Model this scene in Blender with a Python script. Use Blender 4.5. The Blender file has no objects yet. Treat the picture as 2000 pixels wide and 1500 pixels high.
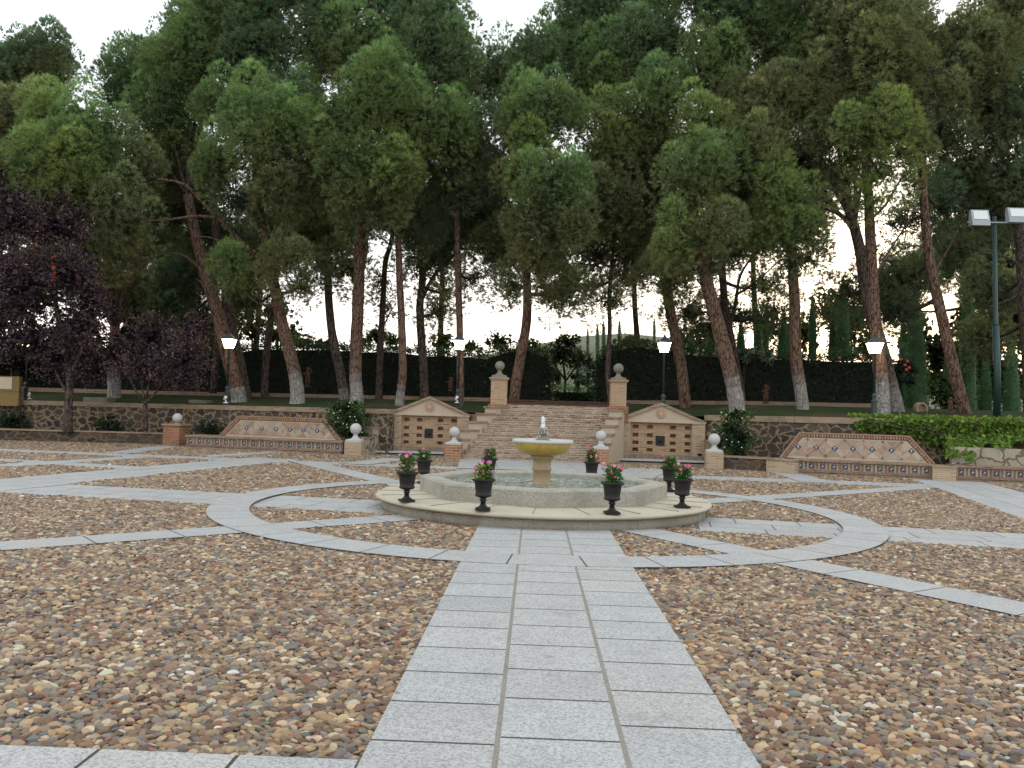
import bpy, math, random
import numpy as np
from math import sin, cos, pi, radians, hypot, atan2, sqrt
from mathutils import Vector, Matrix
random.seed(7); rng = np.random.default_rng(11)
SC = bpy.context.scene; COL = SC.collection
# ------------------------------------------------------------------ camera
FPX, YAW, PITCH, ROLL, CX, DD, CH = 1592.46, .0289255, .0349980, .0296632, -.163064, 13.40027, 1.56
_f = np.array([-sin(YAW)*cos(PITCH), cos(YAW)*cos(PITCH), sin(PITCH)])
_r0 = np.array([cos(YAW), sin(YAW), 0.]); _u0 = np.cross(_r0, _f)
_r = _r0*cos(ROLL)+_u0*sin(ROLL); _u = _u0*cos(ROLL)-_r0*sin(ROLL)
CAM = np.array([CX, -DD, CH])
cd = bpy.data.cameras.new("camera"); cam = bpy.data.objects.new("camera", cd); COL.objects.link(cam)
cd.sensor_width = 36; cd.lens = 36*FPX/2000; cd.clip_start = .05; cd.clip_end = 3000
M = Matrix.Identity(4)
for i in range(3): M[i][0], M[i][1], M[i][2], M[i][3] = _r[i], _u[i], -_f[i], CAM[i]
cam.matrix_world = M; SC.camera = cam
# ------------------------------------------------------------------ sky, sun, exposure
SUN_EL, SUN_AZ = radians(9), radians(24)      # low, behind the trees (azimuth from +Y towards +X)
W = bpy.data.worlds.new("World"); SC.world = W; W.use_nodes = True
wn = W.node_tree; wn.nodes.clear()
o_ = wn.nodes.new('ShaderNodeOutputWorld'); bg = wn.nodes.new('ShaderNodeBackground')
sky = wn.nodes.new('ShaderNodeTexSky'); sky.sky_type = 'NISHITA'; sky.sun_disc = False
sky.sun_elevation = SUN_EL; sky.sun_rotation = SUN_AZ; sky.air_density = 1.0; sky.dust_density = 2.5; sky.ozone_density = 1
mx = wn.nodes.new('ShaderNodeMix'); mx.data_type = 'RGBA'; mx.inputs[0].default_value = .80
tc = wn.nodes.new('ShaderNodeTexCoord'); sp = wn.nodes.new('ShaderNodeSeparateXYZ'); rp = wn.nodes.new('ShaderNodeValToRGB')
wn.links.new(tc.outputs['Generated'], sp.inputs[0]); wn.links.new(sp.outputs['Z'], rp.inputs[0])
rp.color_ramp.elements[0].position = 0; rp.color_ramp.elements[0].color = (12.5, 11.3, 10.4, 1)   # thin veil of evening cloud
rp.color_ramp.elements[1].position = .35; rp.color_ramp.elements[1].color = (10.6, 11.3, 11.8, 1)
wn.links.new(sky.outputs[0], mx.inputs[6]); wn.links.new(rp.outputs[0], mx.inputs[7])
wn.links.new(mx.outputs[2], bg.inputs[0]); bg.inputs[1].default_value = .12
wn.links.new(bg.outputs[0], o_.inputs[0])
sd = bpy.data.lights.new("sun", 'SUN'); sd.energy = .8; sd.angle = radians(14); sd.color = (1, .86, .7)
so = bpy.data.objects.new("sun", sd); COL.objects.link(so)
so.rotation_euler = Vector((sin(SUN_AZ)*cos(SUN_EL), cos(SUN_AZ)*cos(SUN_EL), sin(SUN_EL))).to_track_quat('Z', 'Y').to_euler()
so.location = (20, 60, 30)
vs = SC.view_settings; vs.view_transform = 'Standard'; vs.look = 'None'; vs.exposure = .60; vs.gamma = 1; vs.use_curve_mapping = False
SC.render.engine = 'CYCLES'
# ------------------------------------------------------------------ picture <-> place
def ray(px, py): return _f + _r*(px-1000)/FPX - _u*(py-750)/FPX
def G(px, py, z=0.):
    v = ray(px, py); return CAM + v*(z-CH)/v[2]
def PY(px, py, Y):
    v = ray(px, py); return CAM + v*(Y+DD)/v[1]
def pxw(n, Y): return n*(Y+DD)/FPX
class Frame:
    """a vertical wall plane through plan points A,B: u along, d towards the viewer, z up"""
    def __init__(s, A, B):
        s.A = np.array([A[0], A[1], 0.]); t = np.array([B[0]-A[0], B[1]-A[1], 0.]); s.L = np.linalg.norm(t); s.t = t/s.L
        s.n = np.array([s.t[1], -s.t[0], 0.])
    def w(s, u, d, z): return s.A+s.t*u+s.n*d+np.array([0, 0, z])
    def uz(s, px, py, d=0.):
        v = ray(px, py); k = (np.dot(s.A+s.n*d-CAM, s.n))/np.dot(v, s.n); p = CAM+v*k
        return np.dot(p-s.A, s.t), p[2]
ID = Frame((0, 0), (1, 0))
# ------------------------------------------------------------------ mesh builder
class MB:
    def __init__(s, fr=None): s.v = []; s.f = []; s.c = []; s.mi = []; s.fr = fr; s.sm = []
    def add(s, vs_, fs, col=(1, 1, 1), mi=0, smooth=False):
        b = len(s.v); s.v.extend([tuple(map(float, p)) for p in vs_])
        for f in fs: s.f.append([b+i for i in f]); s.c.append(col); s.mi.append(mi); s.sm.append(smooth)
    def box(s, u0, u1, d0, d1, z0, z1, col=(1, 1, 1), fr=None, mi=0):
        # d1 is nearer the viewer
        fr = fr or s.fr or ID
        P = [fr.w(u, d, z) for z in (z0, z1) for (u, d) in ((u0, d1), (u1, d1), (u1, d0), (u0, d0))]
        s.add(P, [(0, 1, 5, 4), (1, 2, 6, 5), (2, 3, 7, 6), (3, 0, 4, 7), (4, 5, 6, 7), (3, 2, 1, 0)], col, mi)
    def prism(s, pts, d0, d1, col=(1, 1, 1), fr=None, mi=0):
        """pts: (u,z) outline counter-clockwise seen from viewer, extruded d0..d1"""
        fr = fr or s.fr or ID; n = len(pts)
        P = [fr.w(u, d1, z) for u, z in pts]+[fr.w(u, d0, z) for u, z in pts]
        s.add(P, [tuple(range(n)), tuple(range(2*n-1, n-1, -1))]+[(i, n+i, n+(i+1) % n, (i+1) % n) for i in range(n)], col, mi)
    def slab(s, pts, z0, z1, col=(1, 1, 1)):
        n = len(pts); P = [(x, y, z1) for x, y in pts]+[(x, y, z0) for x, y in pts]
        s.add(P, [tuple(range(n)), tuple(range(2*n-1, n-1, -1))]+[(i, n+i, n+(i+1) % n, (i+1) % n) for i in range(n)], col)
    def lathe(s, c, prof, n=24, col=(1, 1, 1), sq=False, smooth=True, rot=0., mi=0, ax=None):
        P = []; F = []
        for r, z in prof:
            for i in range(n):
                a = rot+2*pi*i/n; P.append((c[0]+r*cos(a), c[1]+r*sin(a), c[2]+z))
        m = len(prof)
        for j in range(m-1):
            for i in range(n): F.append((j*n+i, j*n+(i+1) % n, (j+1)*n+(i+1) % n, (j+1)*n+i))
        F.append(tuple(range(n-1, -1, -1))); F.append(tuple((m-1)*n+i for i in range(n)))
        s.add(P, F, col, mi, smooth)
    def ball(s, c, r, n=20, sc=(1, 1, 1), noise=0., col=(1, 1, 1), mi=0):
        P = []; F = []; m = n//2
        for j in range(m+1):
            t = pi*j/m
            for i in range(n):
                a = 2*pi*i/n; k = 1+noise*(random.random()-.5)
                P.append((c[0]+r*sc[0]*k*sin(t)*cos(a), c[1]+r*sc[1]*k*sin(t)*sin(a), c[2]-r*sc[2]*k*cos(t)))
        for j in range(m):
            for i in range(n): F.append((j*n+i, j*n+(i+1) % n, (j+1)*n+(i+1) % n, (j+1)*n+i))
        s.add(P, F, col, mi, True)
    def tube(s, pts, rad, n=10, col=(1, 1, 1), wob=0., mi=0, cap=True):
        pts = [np.array(p, float) for p in pts]; m = len(pts); P = []; F = []
        t = [pts[min(i+1, m-1)]-pts[max(i-1, 0)] for i in range(m)]
        t = [v/max(np.linalg.norm(v), 1e-9) for v in t]
        a = np.cross(t[0], [0.3, 1, .1]); a /= np.linalg.norm(a)
        for i in range(m):
            a = a-t[i]*np.dot(a, t[i]); a /= max(np.linalg.norm(a), 1e-9); b = np.cross(t[i], a)
            for k in range(n):
                q = 2*pi*k/n; r = rad[i]*(1+wob*(random.random()-.5)); P.append(pts[i]+(a*cos(q)+b*sin(q))*r)
        for i in range(m-1):
            for k in range(n): F.append((i*n+k, i*n+(k+1) % n, (i+1)*n+(k+1) % n, (i+1)*n+k))
        if cap: F.append(tuple(range(n-1, -1, -1))); F.append(tuple((m-1)*n+k for k in range(n)))
        s.add(P, F, col, mi, True)
    def build(s, name, mat, parent=None, origin=(0, 0, 0), bevel=0.):
        me = bpy.data.meshes.new(name); V = np.array(s.v, float)-np.array(origin, float)
        me.from_pydata([tuple(v) for v in V], [], s.f)
        mats = mat if isinstance(mat, (list, tuple)) else [mat]
        for m in mats: me.materials.append(m)
        me.polygons.foreach_set('material_index', s.mi); me.polygons.foreach_set('use_smooth', s.sm)
        me.uv_layers.new(name='UVMap'); me.color_attributes.new(name='col', type='FLOAT_COLOR', domain='CORNER'); uv = me.uv_layers['UVMap']; ca = me.color_attributes['col']
        U = np.zeros((len(me.loops), 2)); Cc = np.ones((len(me.loops), 4))
        VW = np.array(s.v, float)
        for k, p in enumerate(me.polygons):
            n = p.normal; idx = list(p.vertices); li = p.loop_start
            if abs(n.z) > .72: tx, ty = np.array([1., 0, 0]), np.array([0, 1., 0])
            else:
                h = max(hypot(n.x, n.y), 1e-6); tx = np.array([-n.y/h, n.x/h, 0]); ty = np.array([0, 0, 1.])
            q = VW[idx]; U[li:li+len(idx), 0] = q@tx; U[li:li+len(idx), 1] = q@ty; Cc[li:li+len(idx), :3] = s.c[k]
        uv.data.foreach_set('uv', U.ravel()); ca.data.foreach_set('color', Cc.ravel())
        o = bpy.data.objects.new(name, me); COL.objects.link(o); o.parent = parent
        if parent is None: o.location = origin
        elif any(origin): o.location = origin
        if bevel:
            b = o.modifiers.new('bevel', 'BEVEL'); b.width = bevel; b.segments = 2; b.limit_method = 'ANGLE'
        return o
def tag(o, label=None, cat=None, group=None, kind=None):
    if label: o['label'] = label
    if cat: o['category'] = cat
    if group: o['group'] = group
    if kind: o['kind'] = kind
    return o
def empty(name, loc, label, cat, group=None):
    o = bpy.data.objects.new(name, None); COL.objects.link(o); o.location = loc; o.empty_display_size = .1
    return tag(o, label, cat, group)
def part(mb, name, mat, root, bevel=0.):
    """parts are authored in world space; put them in the thing's own space"""
    return _part(mb, name, mat, root, bevel)
def _part(mb, name, mat, root, bevel):
    o = mb.build(name, mat, root, (0, 0, 0), bevel)
    L = Vector((0, 0, 0)); r = root
    while r is not None: L = L+Vector(r.location); r = r.parent
    o.data.transform(Matrix.Translation(-L)); return o
def copy_tree(o, parent=None):
    c = o.copy(); COL.objects.link(c); c.parent = parent
    for ch in list(o.children): copy_tree(ch, c)
    return c
# ------------------------------------------------------------------ materials
def lin(r, g, b):
    f = lambda c: (c/255/12.92 if c <= 10.3 else ((c/255+.055)/1.055)**2.4)
    return (f(r), f(g), f(b))
class NT:
    def __init__(s, name):
        s.m = bpy.data.materials.new(name); s.m.use_nodes = True; s.t = s.m.node_tree; s.b = s.t.nodes['Principled BSDF']; s.o = s.t.nodes['Material Output']
    def n(s, typ, **kw):
        q = s.t.nodes.new(typ)
        for k, v in kw.items():
            if k.startswith('i_'):
                q.inputs[int(k[2:]) if k[2:].isdigit() else k[2:].replace('_', ' ')].default_value = v
            else: setattr(q, k, v)
        return q
    def l(s, a, b): s.t.links.new(a, b)
    def mix(s, fac, a, b, bt='MIX'):
        q = s.n('ShaderNodeMix', data_type='RGBA', blend_type=bt)
        for i, x in ((0, fac), (6, a), (7, b)):
            if isinstance(x, (int, float)): q.inputs[i].default_value = x
            elif isinstance(x, tuple): q.inputs[i].default_value = (*x[:3], 1)
            else: s.l(x, q.inputs[i])
        return q.outputs[2]
    def ramp(s, fac, stops):
        q = s.n('ShaderNodeValToRGB'); s.l(fac, q.inputs[0]); e = q.color_ramp.elements
        while len(e) < len(stops): e.new(.5)
        for k, (p, c) in enumerate(stops): e[k].position = p; e[k].color = (*c, 1) if isinstance(c, tuple) else (c, c, c, 1)
        return q.outputs[0]
    def noise(s, vec, scale, detail=4, rough=.6):
        q = s.n('ShaderNodeTexNoise'); q.inputs['Scale'].default_value = scale; q.inputs['Detail'].default_value = detail; q.inputs['Roughness'].default_value = rough
        if vec is not None: s.l(vec, q.inputs['Vector'])
        return q.outputs[0]
    def bump(s, h, dist=.01, st=1., prev=None):
        q = s.n('ShaderNodeBump'); q.inputs['Distance'].default_value = dist; q.inputs['Strength'].default_value = st
        s.l(h, q.inputs['Height'])
        if prev is not None: s.l(prev, q.inputs['Normal'])
        return q.outputs[0]
    def set(s, col=None, rough=.8, nor=None, spec=.3, metal=0.):
        if col is not None:
            if isinstance(col, tuple): s.b.inputs['Base Color'].default_value = (*col[:3], 1)
            else: s.l(col, s.b.inputs['Base Color'])
        s.b.inputs['Roughness'].default_value = rough; s.b.inputs['Specular IOR Level'].default_value = spec; s.b.inputs['Metallic'].default_value = metal
        if nor is not None: s.l(nor, s.b.inputs['Normal'])
        return s.m
    def uv(s): return s.n('ShaderNodeUVMap', uv_map='UVMap').outputs[0]
    def obj(s): return s.n('ShaderNodeNewGeometry').outputs['Position']
    def vcol(s, name='col', typ='GEOMETRY'): return s.n('ShaderNodeAttribute', attribute_name=name, attribute_type=typ).outputs['Color']
def m_brick(name, c1, c2, mortar, bw=.26, bh=.055, ms=.014, dark=.35, warp=.012, vert=False, msm=.3, stain=.5):
    c1, c2, mortar = [tuple(q*.80 for q in c) for c in (c1, c2, mortar)]; s = NT(name); v = s.uv()
    w = s.n('ShaderNodeTexNoise', i_Scale=7.); w.inputs['Detail'].default_value = 3; s.l(v, w.inputs['Vector'])
    vm = s.n('ShaderNodeVectorMath', operation='MULTIPLY_ADD'); s.l(w.outputs['Color'], vm.inputs[0]); vm.inputs[1].default_value = (warp*2.2, warp, 0); s.l(v, vm.inputs[2])
    vv = vm.outputs[0]
    if vert:
        mp = s.n('ShaderNodeMapping'); mp.inputs['Rotation'].default_value = (0, 0, pi/2); s.l(vv, mp.inputs[0]); vv = mp.outputs[0]
    b = s.n('ShaderNodeTexBrick'); b.inputs['Scale'].default_value = 1; b.inputs['Brick Width'].default_value = bw; b.inputs['Row Height'].default_value = bh
    b.inputs['Mortar Size'].default_value = ms; b.inputs['Mortar Smooth'].default_value = msm; b.inputs['Bias'].default_value = 0
    b.inputs[1].default_value = (0, 0, 0, 1); b.inputs[2].default_value = (1, 1, 1, 1); b.inputs[3].default_value = (.5, .5, .5, 1)
    s.l(vv, b.inputs['Vector'])
    base = s.ramp(b.outputs[0], [(0, c1), (.35, tuple(.5*(a+q) for a, q in zip(c1, c2))), (.7, c2), (1, tuple(a*dark for a in c1))])
    n1 = s.noise(v, 38, 5, .7); n2 = s.noise(v, 2.2, 4, .65)
    base = s.mix(s.ramp(n1, [(.35, .0), (.8, .35)]), base, tuple(a*.45 for a in c1))
    c = s.mix(b.outputs['Fac'], base, mortar)
    c = s.mix(s.ramp(n2, [(.42, 0.), (.72, stain)]), c, tuple(a*.42 for a in mortar))
    h = s.mix(b.outputs['Fac'], (1, 1, 1), (0.1, .1, .1)); nb = s.bump(h, .012, .9); nb = s.bump(n1, .006, .6, nb)
    return s.set(c, .88, nb, .2)
def m_rubble(name, cols, mortar, sx=2.9, sy=4.0, edge=.075, dist=.02):
    mortar = tuple(q*.75 for q in mortar); cols = [tuple(q*.8 for q in c) for c in cols]; s = NT(name); v = s.uv(); mp = s.n('ShaderNodeMapping'); mp.inputs['Scale'].default_value = (sx, sy, 1); s.l(v, mp.inputs[0])
    w = s.n('ShaderNodeTexNoise', i_Scale=1.6); s.l(mp.outputs[0], w.inputs['Vector'])
    vm = s.n('ShaderNodeVectorMath', operation='MULTIPLY_ADD'); s.l(w.outputs['Color'], vm.inputs[0]); vm.inputs[1].default_value = (1.1, 1.1, 0); s.l(mp.outputs[0], vm.inputs[2])
    a = s.n('ShaderNodeTexVoronoi', voronoi_dimensions='2D', feature='F1', i_Scale=1.); s.l(vm.outputs[0], a.inputs['Vector'])
    e = s.n('ShaderNodeTexVoronoi', voronoi_dimensions='2D', feature='DISTANCE_TO_EDGE', i_Scale=1.); s.l(vm.outputs[0], e.inputs['Vector'])
    sep = s.n('ShaderNodeSeparateColor'); s.l(a.outputs['Color'], sep.inputs[0])
    k = len(cols); base = s.ramp(sep.outputs[0], [(i/(k-1), c) for i, c in enumerate(cols)])
    n1 = s.noise(v, 26, 6, .7); base = s.mix(s.ramp(n1, [(.35, 0.), (.7, .6)]), base, tuple(q*.4 for q in cols[0]))
    th = s.n('ShaderNodeMath', operation='MULTIPLY'); s.l(sep.outputs[1], th.inputs[0]); th.inputs[1].default_value = edge*.8
    sub = s.n('ShaderNodeMath', operation='SUBTRACT'); s.l(e.outputs[0], sub.inputs[0]); s.l(th.outputs[0], sub.inputs[1])
    f = s.ramp(sub.outputs[0], [(edge*.7, 0.), (edge*1.25, 1.)])
    mo = s.mix(s.noise(v, 9, 4), mortar, tuple(q*.6 for q in mortar))
    c = s.mix(f, mo, base)
    c = s.mix(s.ramp(s.noise(v, 1.3, 4), [(.45, 0.), (.75, .45)]), c, (.03, .028, .024))
    nb = s.bump(f, dist, .8); nb = s.bump(n1, .012, .6, nb)
    return s.set(c, .9, nb, .2)
def m_stone(name, col, speck=.5, sc=90, rough=.8, stain=.35, bumpd=.003, usecol=False, scol=None):
    col = tuple(q*.80 for q in col); s = NT(name); v = s.obj(); n1 = s.noise(v, sc, 3, .8); n2 = s.noise(v, 3.1, 5, .65); n3 = s.noise(v, sc*.23, 4, .6)
    c = s.mix(s.ramp(n1, [(.36, 0.), (.56, 1.)]), tuple(q*(1-speck) for q in col), tuple(min(1, q*(1+speck*.35)) for q in col))
    c = s.mix(s.ramp(n2, [(.42, 0.), (.75, stain)]), c, scol or tuple(q*.45 for q in col))
    if usecol:
        c = s.mix(1., c, s.vcol(), 'MULTIPLY'); c = s.mix(s.ramp(s.noise(v, 1.9, 3, .5), [(.63, 0.), (.70, .28)]), c, tuple(q*.45 for q in col)); c = s.mix(s.ramp(s.noise(v, 5.3, 3, .6), [(.66, 0.), (.72, .4)]), c, tuple(q*.5 for q in col))
    nb = s.bump(n1, bumpd, .7); nb = s.bump(n3, bumpd*4, .6, nb)
    return s.set(c, rough, nb, .3)
def m_plain(name, col, rough=.6, spec=.3, metal=0, var=.3, sc=20, bumpd=.002):
    s = NT(name); v = s.obj(); n = s.noise(v, sc, 5, .7)
    c = s.mix(s.ramp(n, [(.3, 0.), (.75, var)]), col, tuple(q*.4 for q in col))
    return s.set(c, rough, s.bump(n, bumpd, .6), spec, metal)
def m_leaf(name, trans=.35, rough=.55, tint=(1., 1., .6)):
    s = NT(name); c = s.vcol(); s.set(c, rough, None, .25)
    t = s.n('ShaderNodeBsdfTranslucent'); s.l(s.mix(1., c, tint, 'MULTIPLY'), t.inputs[0])
    m = s.n('ShaderNodeMixShader'); m.inputs[0].default_value = trans; s.l(s.b.outputs[0], m.inputs[1]); s.l(t.outputs[0], m.inputs[2]); s.l(m.outputs[0], s.o.inputs[0])
    return s.m
def m_bark(name, c1, c2, lime=None):
    s = NT(name); v = s.obj(); mp = s.n('ShaderNodeMapping'); mp.inputs['Scale'].default_value = (1, 1, .28); s.l(v, mp.inputs[0])
    vo = s.n('ShaderNodeTexVoronoi', feature='DISTANCE_TO_EDGE', i_Scale=11.); w = s.n('ShaderNodeTexNoise', i_Scale=5.); s.l(mp.outputs[0], w.inputs['Vector'])
    vm = s.n('ShaderNodeVectorMath', operation='MULTIPLY_ADD'); s.l(w.outputs['Color'], vm.inputs[0]); vm.inputs[1].default_value = (.22, .22, .22); s.l(mp.outputs[0], vm.inputs[2]); s.l(vm.outputs[0], vo.inputs['Vector'])
    n = s.noise(mp.outputs[0], 22, 5, .7); f = s.ramp(vo.outputs[0], [(.015, 0.), (.12, 1.)])
    c = s.mix(s.ramp(n, [(.3, 0.), (.7, 1.)]), c1, c2); c = s.mix(f, tuple(q*.3 for q in c1), c)
    if lime:
        z = s.n('ShaderNodeAttribute', attribute_name='col').outputs['Fac']     # painted base is marked in the mesh
        lc = s.mix(s.ramp(s.noise(v, 14, 5, .8), [(.40, 0.), (.6, .9)]), lime, tuple(q*.35 for q in lime))
        zz = s.n('ShaderNodeMath', operation='ADD'); s.l(z, zz.inputs[0]); mr = s.n('ShaderNodeMapRange'); s.l(s.noise(v, 7, 4, .7), mr.inputs[0]); mr.inputs[3].default_value = -.35; mr.inputs[4].default_value = .35; s.l(mr.outputs[0], zz.inputs[1]); z = s.ramp(zz.outputs[0], [(.42, 0.), (.70, 1.)])
        c = s.mix(z, c, s.mix(f, tuple(q*.4 for q in lime), lc))
    nb = s.bump(f, .02, .8); nb = s.bump(n, .012, .7, nb)
    return s.set(c, .95, nb, .1)
def m_emit(name, col, st):
    s = NT(name); s.set(col, .5); s.b.inputs['Emission Color'].default_value = (*col, 1); s.b.inputs['Emission Strength'].default_value = st; return s.m
BR_TAN = m_brick('thin_tan_brick', (.57, .41, .27), (.48, .33, .21), (.56, .45, .33), .27, .056, .013, .5, stain=.3)
BR_WARM = m_brick('warm_brick', (.56, .37, .22), (.48, .31, .18), (.54, .41, .28), .27, .058, .012, .5, stain=.25)
BR_RED = m_brick('red_brick', (.42, .17, .09), (.32, .12, .065), (.40, .28, .19), .27, .066, .013)
BR_PIER = m_brick('orange_pier_brick', (.47, .21, .11), (.40, .16, .09), (.48, .35, .24), .27, .085, .018, stain=.35)
BR_STAIR = m_brick('stair_brick', (.30, .185, .13), (.46, .34, .24), (.58, .49, .38), .24, .075, .015, .4, .035, stain=.75)
BR_DK = m_brick('dark_weathered_brick', (.15, .07, .045), (.11, .055, .04), (.14, .10, .075), .26, .058, .012)
BR_SOLD = m_brick('upright_brick', (.36, .28, .20), (.30, .22, .15), (.34, .29, .23), .22, .05, .010, vert=True)
COPE = m_brick('coping_brick', (.47, .34, .22), (.38, .25, .155), (.42, .33, .24), .30, .048, .012, .35, .02)
COPE_RED = m_brick('seat_edge_brick', (.40, .25, .17), (.33, .20, .135), (.42, .33, .25), .26, .05, .012)
RUB = m_rubble('rubble_stone', [(.05, .045, .042), (.14, .09, .06), (.09, .085, .08), (.22, .15, .09), (.07, .045, .035), (.17, .14, .11)], (.42, .32, .21))
RUB_D = m_rubble('dark_rubble_stone', [(.05, .04, .035), (.13, .08, .055), (.07, .065, .06), (.17, .11, .07), (.06, .04, .03)], (.22, .165, .11))
CRAZY = m_rubble('cream_crazy_stone', [(.52, .45, .34), (.45, .38, .28), (.58, .52, .42), (.48, .42, .33)], (.25, .20, .15), 2.2, 2.6, .05)
CREAM = m_stone('cream_rubble', (.50, .42, .31), .2, 30, .9, .5, .01)
GRAN = m_stone('granite_slab', (.435, .428, .415), .45, 70, .75, .24, .0015, True)
GRAN_B = m_stone('basin_granite', (.42, .395, .335), .42, 55, .85, .62, .006, False, (.17, .16, .12))
GRAN_P = m_stone('platform_granite', (.52, .46, .35), .16, 70, .8, .35, .002, False, (.28, .24, .17))
GRAN_F = m_stone('platform_face', (.33, .30, .24), .35, 60, .9, .65, .005, False, (.12, .11, .09))
BALLS = m_stone('pale_granite', (.55, .54, .52), .22, 110, .7, .12, .002)
BALLD = m_stone('lichen_granite', (.26, .245, .2), .35, 60, .9, .7, .005, False, (.10, .10, .075))
PLAST = m_stone('tan_render', (.54, .44, .33), .12, 40, .9, .35, .003, False, (.38, .27, .18))
GROUT = m_stone('grout', (.27, .25, .21), .3, 60, .95, .3, .003)
JOINT = m_stone('dark_joint', (.075, .07, .06), .3, 60, .95, .3, .003)
BED = m_stone('cobble_bed', (.26, .22, .175), .4, 70, .95, .5, .006)
SOIL = m_stone('soil', (.10, .075, .05), .4, 30, 1., .5, .01)
BLACK = m_plain('black_iron_and_gap_shade', (.012, .012, .013), .5, .35, 0, .3, 60)
URNM = m_plain('black_urn_paint', (.014, .012, .012), .55, .3, 0, .3, 40)
DKGREEN = m_plain('green_post_paint', (.012, .04, .035), .45, .4, 0, .3, 15)
POSTM = m_plain('lamp_post_paint', (.03, .045, .045), .5, .4, 0, .3, 20)
GREYM = m_plain('grey_flood_casing', (.32, .35, .38), .45, .5, 0, .2, 20)
WHITEM = m_plain('white_plastic', (.75, .75, .72), .5, .3, 0, .15, 20)
TERRA = m_stone('terracotta', (.11, .05, .032), .25, 60, .9, .4, .004)
OCHRE = m_plain('ochre_render', (.26, .18, .075), .9, .2, 0, .3, 8)
CREAMP = m_plain('cream_panel', (.58, .50, .38), .9, .2, 0, .2, 8)
GLASSW = m_emit('lit_lantern_glass', (1., .84, .5), 14.)
LEDG = m_plain('flood_glass', (.62, .66, .66), .2, .5, 0, .1, 10)
LEAF = m_leaf('foliage', .35); NEEDLE = m_leaf('needle_foliage', .32, .6); PURP = m_leaf('purple_foliage', .2, .5, (1, .6, .6)); PETAL = m_leaf('petals', .3, .6, (1, .8, .9))
BARK = m_bark('pine_bark', (.115, .068, .050), (.185, .125, .092), (.38, .36, .33)); BARKD = m_bark('dark_bark', (.075, .055, .045), (.13, .10, .085), (.3, .28, .26))
TILE = m_plain('tile', (.5, .5, .5), .6)
_s = NT('fired_tiles'); _c = _s.mix(1., _s.mix(_s.ramp(_s.noise(_s.obj(), 30, 5, .7), [(.3, 0.), (.8, .4)]), (.8, .8, .8), (.4, .36, .32)), _s.vcol(), 'MULTIPLY'); TILES = _s.set(_c, .7, _s.bump(_s.noise(_s.obj(), 60, 3), .002), .3)
def _pp(P): return P
def m_lawn():
    s = NT('lawn_grass'); v = s.obj(); c = s.mix(s.noise(v, 1.2, 5), (.020, .038, .012), (.040, .060, .018)); n = s.noise(v, 60, 4, .8)
    c = s.mix(s.ramp(n, [(.35, 0.), (.7, .7)]), c, (.014, .028, .008)); c = s.mix(s.ramp(s.noise(v, .55, 5, .7), [(.48, 0.), (.62, .75)]), c, (.075, .052, .032)); return s.set(c, .95, s.bump(n, .03, 1.), .1)
LAWN = m_lawn()
def m_water():
    s = NT('fountain_water'); v = s.obj(); n = s.noise(v, 9, 4, .6)
    f = s.ramp(s.noise(v, 14, 5, .75), [(.50, 0.), (.66, .8)])
    c = s.mix(f, (.10, .14, .10), (.75, .78, .72)); s.set(c, .08, s.bump(n, .05, .9), .5); return s.m
WATER = m_water()
_s = NT('spray_water'); _s.set((.9, .93, .95), .25, None, .5)
_t = _s.n('ShaderNodeBsdfTranslucent'); _t.inputs[0].default_value = (.95, .97, 1, 1); _m = _s.n('ShaderNodeMixShader'); _m.inputs[0].default_value = .5
_s.l(_s.b.outputs[0], _m.inputs[1]); _s.l(_t.outputs[0], _m.inputs[2]); _s.l(_m.outputs[0], _s.o.inputs[0]); SPRAY = _s.m
_s = NT('wet_golden_bowl'); _v = _s.obj(); _c = _s.mix(_s.ramp(_s.noise(_v, 7, 5, .7), [(.35, 0.), (.65, 1.)]), (.52, .35, .05), (.34, .22, .05)); BOWL = _s.set(_c, .28, _s.bump(_s.noise(_v, 35, 4), .004), .5)  # gold of wet algae, with the light on it put into the colour
_s = NT('mossy_column'); _v = _s.obj(); _c = _s.mix(_s.ramp(_s.noise(_v, 11, 5, .75), [(.35, 0.), (.65, 1.)]), (.36, .23, .10), (.22, .19, .13)); MOSSY = _s.set(_c, .5, _s.bump(_s.noise(_v, 50, 4), .006), .4)
# ================================================================== THE SETTING
def interp(x, X, Yv): return float(np.interp(x, X, Yv))
_a, _b, _c, _d = G(757, 885.5), G(914, 889.5), G(1203, 900), G(1376, 905.5)      # feet of the two wall fountains
WX = [-70, -40, -20.5, -13.3, -7, _a[0], -1.85, -1.6, 2.4, 2.6, _d[0], 8, 14, 30, 70]
WY = [24, 20.6, 18.4, 17.2, 15.1, _a[1]+.5, _b[1]+.5, 15.6, 15.5, _c[1]+.5, _d[1]+.5, 12.7, 12.1, 11.4, 11]
print('niche feet', _a, _b, _c, _d)
def wallY(x): return interp(x, WX, WY)
def copeZ(x): return interp(x, [-20, -14, -7, -2, 2, 6, 10, 14], [1.47, 1.50, 1.54, 1.58, 1.63, 1.68, 1.72, 1.74])
def terrZ(x, Y):
    t = max(0, Y-wallY(x)); return copeZ(x)-.05+(.2 if -1.9 < x < 2.9 else 0)*max(0, 1-t/3)+.10*min(t, 4.5)+.02*max(0, min(t-4.5, 40))
# ground sheet to the horizon
g = MB(); g.add([(-1500, -1500, -.12), (1500, -1500, -.12), (1500, 1500, -.12), (-1500, 1500, -.12)], [(0, 1, 2, 3)]); tag(g.build('ground', SOIL), kind='structure')
g = MB(); g.add([(-60, -40, .007), (60, -40, .007), (60, 26, .007), (-60, 26, .007)], [(0, 1, 2, 3)]); tag(g.build('cobble_bed', BED), kind='structure')
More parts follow.
